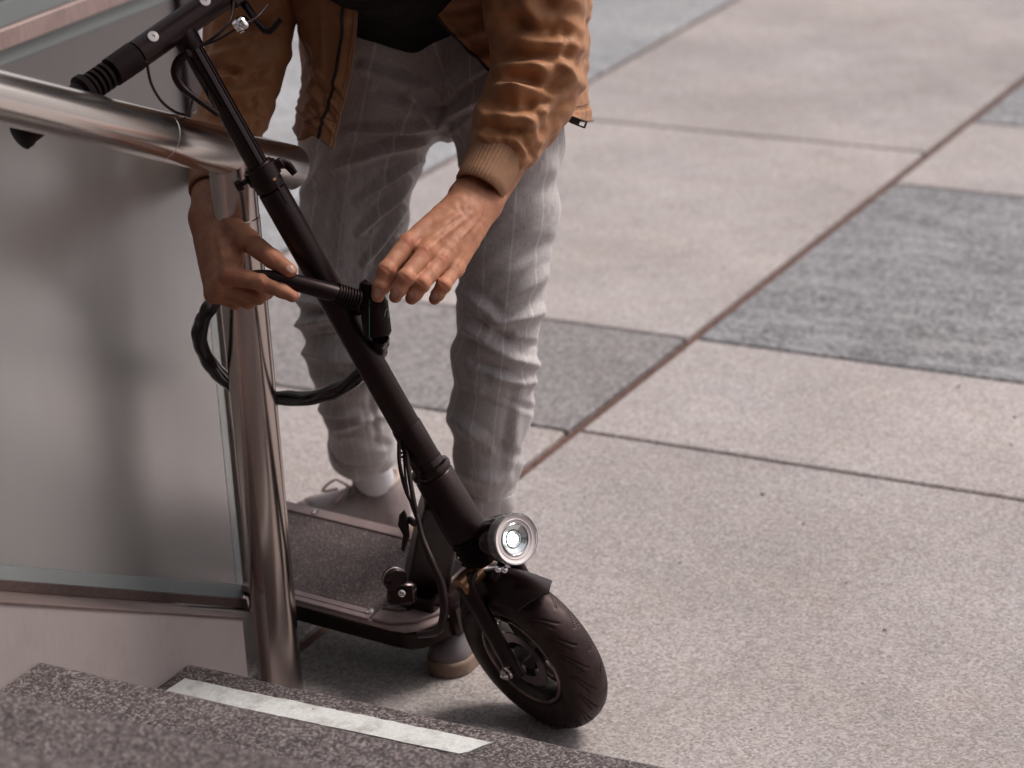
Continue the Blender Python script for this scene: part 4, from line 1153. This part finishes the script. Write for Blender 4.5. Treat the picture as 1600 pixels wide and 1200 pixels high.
LEG_L = leg_pts([(783, 120, 95), (799, 230, 80), (797, 330, 71), (790, 410, 67), (783, 480, 65), (777, 560, 61), (768, 640, 60), (763, 715, 50), (759, 778, 39)],
                [0.425, 0.405, 0.385, 0.365, 0.355, 0.355, 0.36, 0.37, 0.38])
SLL = [(at(770, -285, 3.55), .078), (at(815, -150, 3.66), .077), (at(838, -40, 3.725), .071), (at(843, 40, 3.74), .0615), (at(840, 105, 3.735), .0575), (at(820, 170, 3.72), .0545), (at(796, 216, 3.70), .0475), (at(782, 238, 3.692), .041)]
SLR = [(at(345, -280, 3.64), .078), (at(375, -150, 3.74), .070), (at(392, -40, 3.83), .063), (at(390, 20, 3.86), .056), (at(384, 90, 3.86), .051), (at(370, 160, 3.845), .046), (at(352, 220, 3.825), .043), (at(342, 262, 3.805), .039)]
# torso, arms, neck, head (mostly under clothes or above the picture)
SHL, SHR = at(768, -275, 3.555), at(348, -272, 3.645)
EL, ER = at(846, 105, 3.775), at(388, 60, 3.86)
PEL = A(0.09, 0.45, 0.90); CH = A(0.118, 0.17, 1.17); NK = A(0.125, 0.00, 1.31); HC = A(0.135, -0.075, 1.385)
hup = nrm(A(0.02, -0.55, 0.62)); hfw = nrm(A(-0.05, -0.66, -0.62)); hfw = nrm(hfw - hup * (hfw @ hup)); hsd = np.cross(hfw, hup)
def hp(f_, s_, u_): return HC + hfw * f_ + hsd * s_ + hup * u_
HAX = np.stack([hfw, hsd, hup])
def body(p):
    d = chain(p, [(at(670, 60, 3.99), .08), (at(660, -40, 3.95), .09), (CH, .10)], .05)
    d = smin(d, capsule(p, SHL * .85 + SHR * .15, SHL * .15 + SHR * .85, .05), .08)
    d = smin(d, chain(p, [(c, r * .62) for c, r in SLL] + [(at(776, 260, 3.69), .024)], .02), .03)
    d = smin(d, chain(p, [(c, r * .62) for c, r in SLR] + [(at(340, 275, 3.79), .023)], .02), .03)
    for pts in (LEG_R, LEG_L): d = smin(d, chain(p, [(c, r * .5) for c, r in pts], .02), .04)
    d = smin(d, capsule(p, CH * .35 + NK * .65, hp(-.02, 0, -.06), .058, .054), .04)
    hd_ = ellipsoid(p, hp(-.01, 0, .035), (.097, .077, .092), HAX)
    hd_ = smin(hd_, ellipsoid(p, hp(.035, 0, -.045), (.058, .058, .065), HAX), .035)
    hd_ = smin(hd_, capsule(p, hp(.075, 0, -.095), hp(.06, 0, -.09), .016), .03)
    hd_ = smin(hd_, capsule(p, hp(.088, 0, .015), hp(.108, 0, -.030), .010, .0135), .012)
    for s_ in (-1, 1):
        hd_ = smin(hd_, capsule(p, hp(.102, .012 * s_, -.033), hp(.100, .013 * s_, -.034), .009), .008)
        hd_ = smin(hd_, capsule(p, hp(.080, .018 * s_, .028), hp(.076, .045 * s_, .026), .009), .012)
        hd_ = np.maximum(hd_, -(ellipsoid(p, hp(.092, .031 * s_, .006), (.014, .016, .011), HAX)))
        hd_ = smin(hd_, ellipsoid(p, hp(-.012, .080 * s_, -.008), (.019, .009, .032), HAX), .006)
    for zz in (-.060, -.071): hd_ = smin(hd_, capsule(p, hp(.086, -.018, zz), hp(.086, .018, zz), .0075), .007)
    return smin(d, hd_, .025)
Vb, Qb = skin(body, A(-.32, -.32, 0.08), A(.50, .72, 1.56), 0.0075)
Vb = relax(Vb, Qb, 1, 0.4)
parts_v.append(Vb); parts_f.append(Qb + off); red.append(np.zeros(len(Vb))); nail.append(np.zeros(len(Vb)))
body_o = mesh_obj("body", np.vstack(parts_v), np.vstack(parts_f), M_skin, person, smooth=180, attrs={"red": np.concatenate(red), "nail": np.concatenate(nail)})
for s_ in (-1, 1):
    ey = MB().lathe([(-0.011, 0.0), (-0.008, 0.008), (0.0, 0.0112), (0.008, 0.008), (0.0105, 0.004), (0.011, 0.0)], hp(.080, .031 * s_, .006), hfw, 16).build("eye", M_eye, person)
    MB().lathe([(0.0088, 0.006), (0.0115, 0.004), (0.0122, 0.0)], hp(.080, .031 * s_, .006), hfw, 14).build("iris", M_iris, ey)
def hair(p):
    d = ellipsoid(p, hp(-.016, 0, .045), (.104, .086, .098), HAX)
    face = ellipsoid(p, hp(.085, 0, -.03), (.085, .075, .10), HAX)
    d = np.maximum(d, -face)
    q = (p - HC.astype(np.float32)) @ hup.astype(np.float32)
    return np.maximum(d, -(q + 0.045))
Vb, Qb = skin(hair, HC - .2, HC + .2, 0.005); Nb = vnormals(Vb, Qb)
mesh_obj("hair", Vb + Nb * ripple(Vb, 3, .03, .004, 3)[:, None], Qb, M_hair, person, smooth=180)

# --- trousers
WAIST = [(at(610, 40, 3.97), .105), (at(740, 40, 3.97), .105)]
def hem_cut(p, pts, ext):
    b_ = pts[-1][0]; n_ = nrm(b_ - pts[-4][0])
    return (p - b_.astype(np.float32)) @ n_.astype(np.float32) - ext
def trousers(p):
    r = chain(p, LEG_R, .02); l = chain(p, LEG_L, .02)
    r = np.maximum(r, hem_cut(p, LEG_R, 0.0)); l = np.maximum(l, hem_cut(p, LEG_L, 0.0))
    d = smin(r, l, .012)
    d = smin(d, capsule(p, WAIST[0][0], WAIST[1][0], .108), .05)
    d = smin(d, capsule(p, at(640, 110, 4.0), at(740, 110, 4.0), .10), .04)
    # hollow the hems
    for pts in (LEG_R, LEG_L):
        n_ = nrm(pts[-1][0] - pts[-4][0]); a = pts[-1][0] - n_ * 0.02; b_ = pts[-1][0] + n_ * 0.03
        d = np.maximum(d, -capsule(p, a, b_, pts[-1][1] - 0.006))
    return d
Vt, Qt = skin(trousers, A(-.30, .16, .09), A(.42, .66, 1.02), 0.0026)
Vt = relax(Vt, Qt, 3, 0.5); Nt = vnormals(Vt, Qt)
# cloth coordinates from the nearest leg axis
def cloth_uv(V):
    best = np.full(len(V), 1e9); U = np.zeros((len(V), 3))
    for pts, shift in ((LEG_R, 0.0), (LEG_L, 0.35)):
        C = catmull(np.array([[*c, r] for c, r in pts]), 6)
        top = C[0].copy(); dtop = C[0, :3] - C[3, :3]; top[:3] += nrm(dtop) * 0.16
        C = np.vstack([top, C]); acc = np.concatenate([[0], np.cumsum(np.linalg.norm(np.diff(C[:, :3], axis=0), axis=1))])
        T = np.gradient(C[:, :3], axis=0); T /= np.linalg.norm(T, axis=1)[:, None]
        bd = np.full(len(V), 1e9); bs = np.zeros(len(V)); ba_ = np.zeros((len(V), 3))
        for k in range(len(C) - 1):
            a, b_ = C[k], C[k + 1]; ba = b_[:3] - a[:3]; L2 = ba @ ba
            t = np.clip(((V - a[:3]) @ ba) / L2, 0, 1); foot_ = a[:3] + t[:, None] * ba
            dd = np.linalg.norm(V - foot_, axis=1) - (a[3] + (b_[3] - a[3]) * t); m_ = dd < bd
            bd[m_] = dd[m_]; bs[m_] = (acc[k] + t * math.sqrt(L2))[m_]
        # smooth axis at that run length, so stripes stay unbroken
        ax_ = np.stack([np.interp(bs, acc, C[:, q]) for q in range(3)], 1)
        dv = V - ax_; ang = np.arctan2(dv @ RT, dv @ (-FW))
        m_ = bd < best; best = np.where(m_, bd, best)
        U[m_, 0] = (ang * 0.075 + shift)[m_] + 1.0; U[m_, 1] = bs[m_] + 1.0
    return U
UV = cloth_uv(Vt)
ST_R = [(662, 216, 520, 262, 9, .009), (655, 250, 560, 312, 7, .007), (648, 262, 575, 310, 4, -.006), (642, 282, 562, 362, 7, .008), (634, 300, 575, 362, 4, -.006), (628, 322, 570, 410, 6, .007), (620, 350, 585, 412, 4, -.005), (614, 372, 580, 450, 6, .006), (606, 410, 588, 462, 4, -.004),
        (690, 193, 545, 206, 8, .007), (520, 228, 476, 300, 12, .006), (545, 300, 528, 430, 14, .004),
        (464, 470, 512, 474, 8, .010), (466, 490, 535, 484, 6, -.010), (466, 508, 530, 496, 8, .011), (470, 532, 560, 522, 7, -.009), (476, 552, 585, 560, 9, .009), (484, 575, 560, 602, 7, -.007), (520, 605, 602, 570, 9, .008), (500, 640, 560, 650, 8, .005),
        (520, 668, 600, 650, 8, .006), (540, 690, 602, 694, 7, -.005), (580, 620, 590, 690, 6, -.004), (555, 470, 604, 450, 9, .006), (575, 500, 603, 520, 6, -.005)]
ST_L = [(722, 492, 790, 528, 10, -.010), (765, 508, 846, 488, 11, .012), (728, 512, 800, 552, 8, .010), (770, 528, 838, 540, 6, -.009), (752, 545, 840, 570, 10, .012), (740, 565, 815, 590, 6, -.010), (775, 588, 836, 596, 9, .009), (730, 600, 800, 628, 8, .006), (760, 612, 832, 640, 6, -.006),
        (718, 455, 770, 492, 9, .008), (790, 470, 850, 430, 12, .009), (760, 430, 850, 380, 12, -.006), (738, 340, 860, 262, 16, .006), (722, 400, 800, 330, 14, .004), (712, 655, 770, 700, 9, .006), (750, 690, 812, 712, 8, -.005), (722, 740, 795, 752, 9, .005), (815, 600, 795, 740, 9, .006),
        (708, 520, 722, 600, 7, .006), (704, 640, 716, 740, 7, .004), (700, 214, 775, 150, 9, .009), (708, 236, 785, 186, 8, -.006), (715, 260, 800, 215, 9, .006)]
ST_P = [(690, 70, 687, 195, 1.8, -.0030), (697, 75, 699, 150, 1.6, .0018), (640, 150, 690, 193, 8, .007), (697, 188, 775, 140, 8, .008), (692, 172, 765, 112, 6, -.006), (590, 140, 684, 174, 8, -.005), (570, 105, 660, 140, 10, .005), (545, 90, 532, 150, 1.8, -.0022)]
Dt = 1.75 * folds(Vt, Nt, [(a, b_, c, d, w, (.95 if h > 0 else .6) * h) for a, b_, c, d, w, h in ST_R] + [(a, b_, c, d, w, (.55 if h > 0 else .45) * h) for a, b_, c, d, w, h in ST_L] + ST_P) + ripple(Vt, 21, .16, .0030, 2)
# turned-up hem edge
for pts in (LEG_R, LEG_L):
    n_ = nrm(pts[-1][0] - pts[-4][0]); h_ = (Vt - pts[-1][0]) @ n_
    near = (np.linalg.norm(Vt - pts[-1][0], axis=1) < 0.09)
    Dt += np.where(near, 0.0022 * np.clip((h_ + 0.030) / 0.003, 0, 1), 0)
Vt2 = Vt + Nt * Dt[:, None]
tro = mesh_obj("trousers", Vt2, Qt, M_trouser, person, smooth=180, attrs={"cloth_uv": UV})

for pts in (LEG_R, LEG_L):
    n_ = nrm(pts[-1][0] - pts[-4][0]); c_ = pts[-1][0] + n_ * 0.006; r_ = pts[-1][1] + 0.0048
    u0 = nrm(RT - n_ * (RT @ n_)); v0 = np.cross(n_, u0); V_ = []; F_ = []; K = 72
    prof = [(-0.030, r_ - .003), (-0.0305, r_ + .0012), (-0.028, r_ + .0026), (-0.014, r_ + .0024), (-0.001, r_ + .0026), (0.0015, r_ + .0012), (0.001, r_ - .0012), (-0.012, r_ - .004)]
    for (h, r) in prof:
        for k in range(K):
            th = 2 * math.pi * k / K
            wv = 1 + .016 * math.sin(3 * th + 1.0) + .010 * math.sin(5 * th + h * 90) + .006 * math.sin(11 * th)
            V_.append(c_ + n_ * (h + .0018 * math.sin(4 * th)) + (u0 * math.cos(th) + v0 * math.sin(th)) * r * wv)
    for i in range(len(prof) - 1):
        for k in range(K): F_.append((i * K + k, i * K + (k + 1) % K, (i + 1) * K + (k + 1) % K, (i + 1) * K + k))
    mesh_obj("turn_up", V_, [f[::-1] for f in F_], M_trouser, tro, smooth=60, attrs={"cloth_uv": np.array([[1.0 + .075 * 2 * math.pi * (k % K) / K, 1.0 + prof[k // K][0], 0] for k in range(len(V_))])})

# --- t-shirt
def shirt(p):
    d = capsule(p, at(600, -30, 3.93), at(735, -28, 3.93), .094)
    d = smin(d, chain(p, [(at(660, -40, 3.95), .125), (CH, .135)], .05), .05)
    return smin(d, capsule(p, SHL, SHR, .070), .06)
Vs, Qs = skin(shirt, A(-.2, -.1, .75), A(.45, .68, 1.38), 0.006); Vs = relax(Vs, Qs, 1); Ns = vnormals(Vs, Qs)
mesh_obj("t_shirt", Vs + Ns * ripple(Vs, 9, .12, .003, 2)[:, None], Qs, M_shirt, person, smooth=180)

# --- jacket: sleeves
def sleeves(p):
    return np.minimum(chain(p, SLL, .03), chain(p, SLR, .03))
Vj, Qj = skin(sleeves, A(-.30, -.12, .66), A(.46, .48, 1.40), 0.004)
Vj = relax(Vj, Qj, 2); Nj = vnormals(Vj, Qj)
STJ = [(800, 62, 905, 74, 12, .013), (790, 92, 885, 84, 8, -.013), (790, 106, 845, 96, 11, .012), (862, 92, 902, 132, 11, .014), (800, 124, 870, 138, 9, -.014), (838, 102, 858, 128, 8, .010), (788, 142, 842, 140, 10, .014),
       (805, 158, 880, 160, 7, -.010), (772, 166, 828, 176, 8, -.012), (760, 182, 838, 184, 11, .013), (808, 146, 812, 168, 8, .009), (850, 170, 880, 148, 9, .011), (766, 200, 830, 203, 6, -.009), (822, 185, 848, 222, 8, .009), (760, 210, 790, 220, 6, .008), (797, 212, 822, 238, 5, .007), (782, 218, 800, 238, 4, -.006), (745, 207, 765, 224, 5, .006), (818, 218, 836, 248, 4, -.005),
       (815, -5, 842, 34, 12, .013), (848, 0, 876, 34, 10, -.011), (862, 22, 902, 46, 10, .012), (832, 20, 796, 50, 12, -.010), (872, -25, 902, 14, 11, .009), (800, 40, 860, 52, 7, -.007), (880, 50, 884, 90, 5, -.006)]
STR = [(330, 90, 400, 70, 8, .008), (335, 105, 390, 120, 8, -.009), (345, 130, 400, 112, 7, .008), (395, 120, 420, 105, 6, -.006), (360, 150, 420, 135, 8, .007), (350, 165, 400, 170, 8, -.006), (380, 60, 435, 40, 9, .007), (345, 45, 420, 30, 9, -.006), (390, 170, 412, 200, 6, .005), (400, 130, 398, 190, 3, -.003), (330, 180, 395, 190, 8, .006)]
Dj = 0.95 * folds(Vj, Nj, [(a, b_, c, d, w * 1.3, h) for a, b_, c, d, w, h in STJ] + [(a, b_, c, d, w, 1.5 * h) for a, b_, c, d, w, h in STR]) + ripple(Vj, 33, .12, .0045, 3)
Vj2 = Vj + Nj * Dj[:, None]

# jacket: body, one sheet from front edge round the back to the other front edge
G = [[(518, 233, 3.800), (492, 214, 3.815), (465, 216, 3.87), (500, 150, 4.12), (680, 120, 4.20), (850, 140, 4.18), (916, 186, 4.00), (905, 189, 3.90), (888, 182, 3.83)],
     [(534, 165, 3.800), (508, 162, 3.815), (475, 165, 3.86), (495, 100, 4.10), (680, 60, 4.18), (850, 80, 4.16), (918, 130, 3.98), (868, 150, 3.85), (795, 137, 3.815)],
     [(549, 95, 3.790), (518, 95, 3.800), (482, 95, 3.85), (490, 40, 4.06), (680, 0, 4.12), (850, 20, 4.12), (919, 60, 3.95), (830, 80, 3.83), (728, 74, 3.805)],
     [(557, 20, 3.770), (525, 20, 3.775), (466, 24, 3.83), (480, -40, 4.0), (680, -80, 4.05), (850, -60, 4.05), (918, -10, 3.90), (800, 0, 3.79), (672, 8, 3.785)],
     [(562, -80, 3.720), (520, -80, 3.730), (430, -70, 3.79), (440, -150, 3.9), (670, -200, 3.95), (840, -170, 3.95), (922, -110, 3.83), (800, -90, 3.72), (640, -80, 3.735)],
     [(570, -200, 3.640), (500, -210, 3.650), (385, -190, 3.68), (420, -290, 3.76), (640, -350, 3.82), (800, -320, 3.80), (890, -230, 3.72), (780, -210, 3.62), (630, -200, 3.64)]]
G = np.array([[at(*c) for c in r] for r in G])
nr = 14
rows = np.stack([catmull(G[:, j], nr) for j in range(G.shape[1])], 1)          # along height
grid = np.stack([catmull(rows[i], 14) for i in range(rows.shape[0])], 0)
nh, nw = grid.shape[:2]
def finer(g):
    g = np.stack([catmull(g[:, j], 2) for j in range(g.shape[1])], 1); return np.stack([catmull(g[i], 2) for i in range(g.shape[0])], 0)
grid = finer(grid); nh, nw = grid.shape[:2]
Q = np.array([(i * nw + j, i * nw + j + 1, (i + 1) * nw + j + 1, (i + 1) * nw + j) for i in range(nh - 1) for j in range(nw - 1)])
Vg = grid.reshape(-1, 3); Ng = vnormals(Vg, Q)
cen = A(0.1, 0.33, 1.0)
if ((Vg - cen) * Ng).sum() < 0: Q = Q[:, ::-1].copy(); Ng = -Ng
STB = [(470, 170, 500, 200, 4, .005), (474, 150, 502, 182, 4, -.004), (478, 135, 505, 165, 4, .005), (482, 118, 508, 148, 4, -.004), (483, 100, 510, 128, 4, .004),
       (512, 150, 535, 180, 3.5, .004), (508, 165, 530, 198, 3.5, -.004), (506, 185, 526, 212, 3.5, .004), (515, 130, 538, 160, 3.5, -.003),
       (720, 60, 780, 40, 9, .006), (730, 80, 790, 75, 7, -.005), (745, 95, 790, 90, 6, .005), (760, 110, 790, 100, 5, -.004), (690, 20, 760, 10, 8, -.004), (500, 20, 505, 110, 6, .004)]
gj, gi = np.meshgrid(np.arange(nw), np.arange(nh)); hemz = np.clip(1 - gi.ravel() / 16.0, 0, 1)
dg = folds(Vg, Ng, STB, back=1.0) + ripple(Vg, 44, .10, .003, 3) + 0.002 * (hemz > 0.3) * (gj.ravel() > 0)
edge = np.minimum(gj.ravel(), nw - 1 - gj.ravel()) / 6.0
dg += 0.0022 * np.exp(-((edge - 0.35) / 0.35) ** 2)
Vo = Vg + Ng * dg[:, None]; Vi = Vo - Ng * 0.0055
nV = len(Vo)
Fall = [Q, Q[:, ::-1] + nV]
def strip(idx, flip):
    a = np.array(idx); q = np.stack([a[:-1], a[1:], a[1:] + nV, a[:-1] + nV], 1); return q[:, ::-1] if flip else q
ids = np.arange(nh * nw).reshape(nh, nw)
Fall += [strip(ids[0], True), strip(ids[-1], False), strip(ids[:, 0], False), strip(ids[:, -1], True)]
Vall = np.vstack([Vo, Vi, Vj2]); Fj = np.vstack(Fall + [Qj + 2 * nV])
jacket = mesh_obj("jacket", Vall, Fj, M_jacket, person, smooth=70)
go = Vo.reshape(nh, nw, 3); gn = Ng.reshape(nh, nw, 3)
MB().sweep(go[0:130:3, 0] + gn[0:130:3, 0] * -0.002, 0.0028, 8).build("front_piping", M_piping, jacket)
MB().sweep(go[0:130:3, nw - 1] + gn[0:130:3, nw - 1] * -0.002, 0.0028, 8).build("front_piping", M_zip, jacket)
MB().sweep(go[0:130:3, 20] + gn[0:130:3, 20] * 0.0008, 0.0024, 8).build("zip", M_zip, jacket)
MB().sweep(go[1, 0:nw:3] + gn[1, 0:nw:3] * 0.0004, 0.0022, 8).build("hem_piping", M_piping, jacket)
MB().sweep(go[17, 0:nw:3] + gn[17, 0:nw:3] * 0.0004, 0.0010, 6).build("hem_seam", M_piping, jacket)
MB().sweep(go[2:18, 162] + gn[2:18, 162] * 0.0006, 0.0010, 6).build("hem_seam", M_piping, jacket)
zp = MB().box(at(890, 186, 3.835), (0.006, 0.004, 0.004), ax=[RT, FW, UP], bev=0.001)
tz = nrm(RT * 0.93 - UP * 0.36); tz2 = nrm(np.cross(tz, FW))
c_ = at(904, 191, 3.83)
for s_ in (-1, 1): zp.box(c_ + tz2 * 0.0042 * s_, (0.0105, 0.0012, 0.0012), ax=[tz, tz2, FW], bev=0.0004)
for s_ in (-1, 1): zp.box(c_ + tz * 0.0105 * s_, (0.0015, 0.0050, 0.0012), ax=[tz, tz2, FW], bev=0.0004)
zp.box(c_ - tz * 0.004, (0.006, 0.0035, 0.001), ax=[tz, tz2, FW], bev=0.0004)
zp.build("zip_pull", M_zip, jacket)
# ribbed cuffs
def ribs(t, th): return 1 + 0.016 * math.cos(th * 42)
def cuff(a, b_, r0, r1):
    ax_ = nrm(b_ - a)
    pts = [a - ax_ * 0.004, a, a + (b_ - a) * .25, a + (b_ - a) * .5, a + (b_ - a) * .8, b_, b_ + ax_ * .002, b_, a + (b_ - a) * .7]
    rr = [r0 * .90, r0, r0 * 1.02, (r0 + r1) / 2 * 1.03, r1 * 1.02, r1, r1 - .003, r1 - .005, r1 - .006]
    V_, F_ = sweep(pts, rr, 168, False, 0, None, 1.0, ribs)
    # tangent flips at the rolled edge are avoided by rebuilding rings on one axis
    u0 = nrm(np.cross(ax_, A(0, 0, 1))); v0 = np.cross(ax_, u0); V_ = []
    for p_, r_ in zip(pts, rr):
        for k in range(168):
            th = 2 * math.pi * k / 168; V_.append(p_ + (u0 * math.cos(th) + v0 * math.sin(th)) * r_ * ribs(0, th))
    return V_, F_
Vc, Fc = cuff(at(784, 231, 3.692), at(749, 294, 3.664), .0385, .0352)
MB().add(Vc, Fc).build("cuff", M_cuff, jacket, smooth=180)
Vc, Fc = cuff(at(342, 252, 3.808), at(333, 300, 3.762), .0385, .0345)
MB().add(Vc, Fc).build("cuff", M_cuff, jacket, smooth=180)

# --- shoes and socks
def shoe(toe_dir, heel, name_mat, lab, lace=True):
    t = nrm(A(*toe_dir, 0)); s_ = A(-t[1], t[0], 0); z_ = A(0, 0, 1); hl = A(heel[0], heel[1], 0)
    AX = np.stack([t, s_, z_]).astype(np.float32)
    def loc(p): return (p - hl.astype(np.float32)) @ AX.T
    def up_raw(q):
        q = q * np.array([1, 1.05, 1], np.float32)
        d = capsule(q, A(.042, 0, .045), A(.045, 0, .082), .037, .035)
        d = smin(d, capsule(q, A(.055, 0, .068), A(.155, 0.003, .050), .036, .038), .03)
        d = smin(d, capsule(q, A(.165, .004, .034), A(.245, .0, .030), .043, .034), .04)
        d = smin(d, capsule(q, A(.05, 0, .03), A(.17, .0, .03), .036, .042), .03)
        return d
    def upper(p):
        q = loc(p); d = up_raw(q); d = np.maximum(d, 0.018 - q[:, 2])
        d = np.maximum(d, -capsule(q, A(.062, 0, .098), A(.050, 0, .20), .0310, .045))
        return np.maximum(d, q[:, 2] - .112 + 0.12 * np.clip(q[:, 0] - .05, 0, .06))
    def sole(p):
        q = loc(p); q2 = q.copy(); q2[:, 2] = .032
        return np.maximum(up_raw(q2) - .0035, np.abs(q[:, 2] - .0125) - .0122)
    lo_, hi_ = bbox([hl - .05, hl + t * .30 + A(.05, .05, .14), hl + t * .30 - A(.05, .05, 0.02), hl + A(.05, .05, .15)], .03)
    lo_[2] = -.01; hi_[2] = .16
    V_, Q_ = skin(upper, lo_, hi_, .003); V_ = relax(V_, Q_, 2); N_ = vnormals(V_, Q_)
    q = (V_ - hl) @ np.stack([t, s_, z_]).T
    cr = sum(.0014 * np.exp(-((q[:, 0] - x) / .004) ** 2) for x in (.178, .192, .205)) * (q[:, 2] > .05)
    so = mesh_obj("shoe", V_ - N_ * cr[:, None], Q_, name_mat, person, smooth=180); so["label"] = lab
    V_, Q_ = skin(sole, lo_, hi_, .0035); mesh_obj("sole", relax(V_, Q_, 1), Q_, M_sole, so, smooth=50)
    # padded collar
    pts = []
    for k in range(25):
        a = 2 * math.pi * k / 24
        x = .054 + .037 * math.cos(a); y = .0325 * math.sin(a)
        zc = .108 - 0.12 * max(0, x - .05) - .012 * (1 - abs(math.cos(a)))
        pts.append(hl + t * x + s_ * y + z_ * zc)
    MB().sweep(pts, .0052, 10, caps=False).build("collar", M_collar, so, smooth=180)
    if lace:
        w = MB()
        for k, x in enumerate((.105, .122, .139, .156)):
            h_ = .095 - (x - .10) * .18
            w.sweep([hl + t * x + s_ * y + z_ * (h_ - 18 * y * y) for y in np.linspace(-.026, .026, 7)], .0026, 8)
        w.sweep([hl + t * .10 + s_ * .0 + z_ * .098, hl + t * .115 + s_ * .022 + z_ * .106, hl + t * .135 + s_ * .03 + z_ * .092, hl + t * .118 + s_ * .014 + z_ * .094], .0024, 8, dense=5)
        w.sweep([hl + t * .10 - s_ * .0 + z_ * .098, hl + t * .118 - s_ * .024 + z_ * .106, hl + t * .14 - s_ * .03 + z_ * .088, hl + t * .118 - s_ * .014 + z_ * .094], .0024, 8, dense=5)
        w.build("lace", M_lace, so)
    return hl, t
hR, tR = shoe((-0.66, -0.75), (-0.112, 0.570), M_shoe_r, "pale mauve grey shoe with beige collar", True)
hL_, tL = shoe((0.22, -0.975), tuple((A(0.128, 0.440, 0) + onz(708, 1048, 0) - onz(715, 1030, 0))[:2]), M_shoe_l, "grey leather shoe with tan sole", True)
for hl, t, pts in ((hR, tR, LEG_R), (hL_, tL, LEG_L)):
    an = hl + t * .052 + A(0, 0, .085); hemp = pts[-1][0]
    MB().sweep([an - A(0, 0, .03), an, an * .5 + hemp * .5, hemp + A(0, 0, .03)], [.030, .0305, .0335, .037], 28, dense=6, rmod=lambda tt, th: 1 + .006 * math.cos(th * 28)).build("sock", M_sock, person)
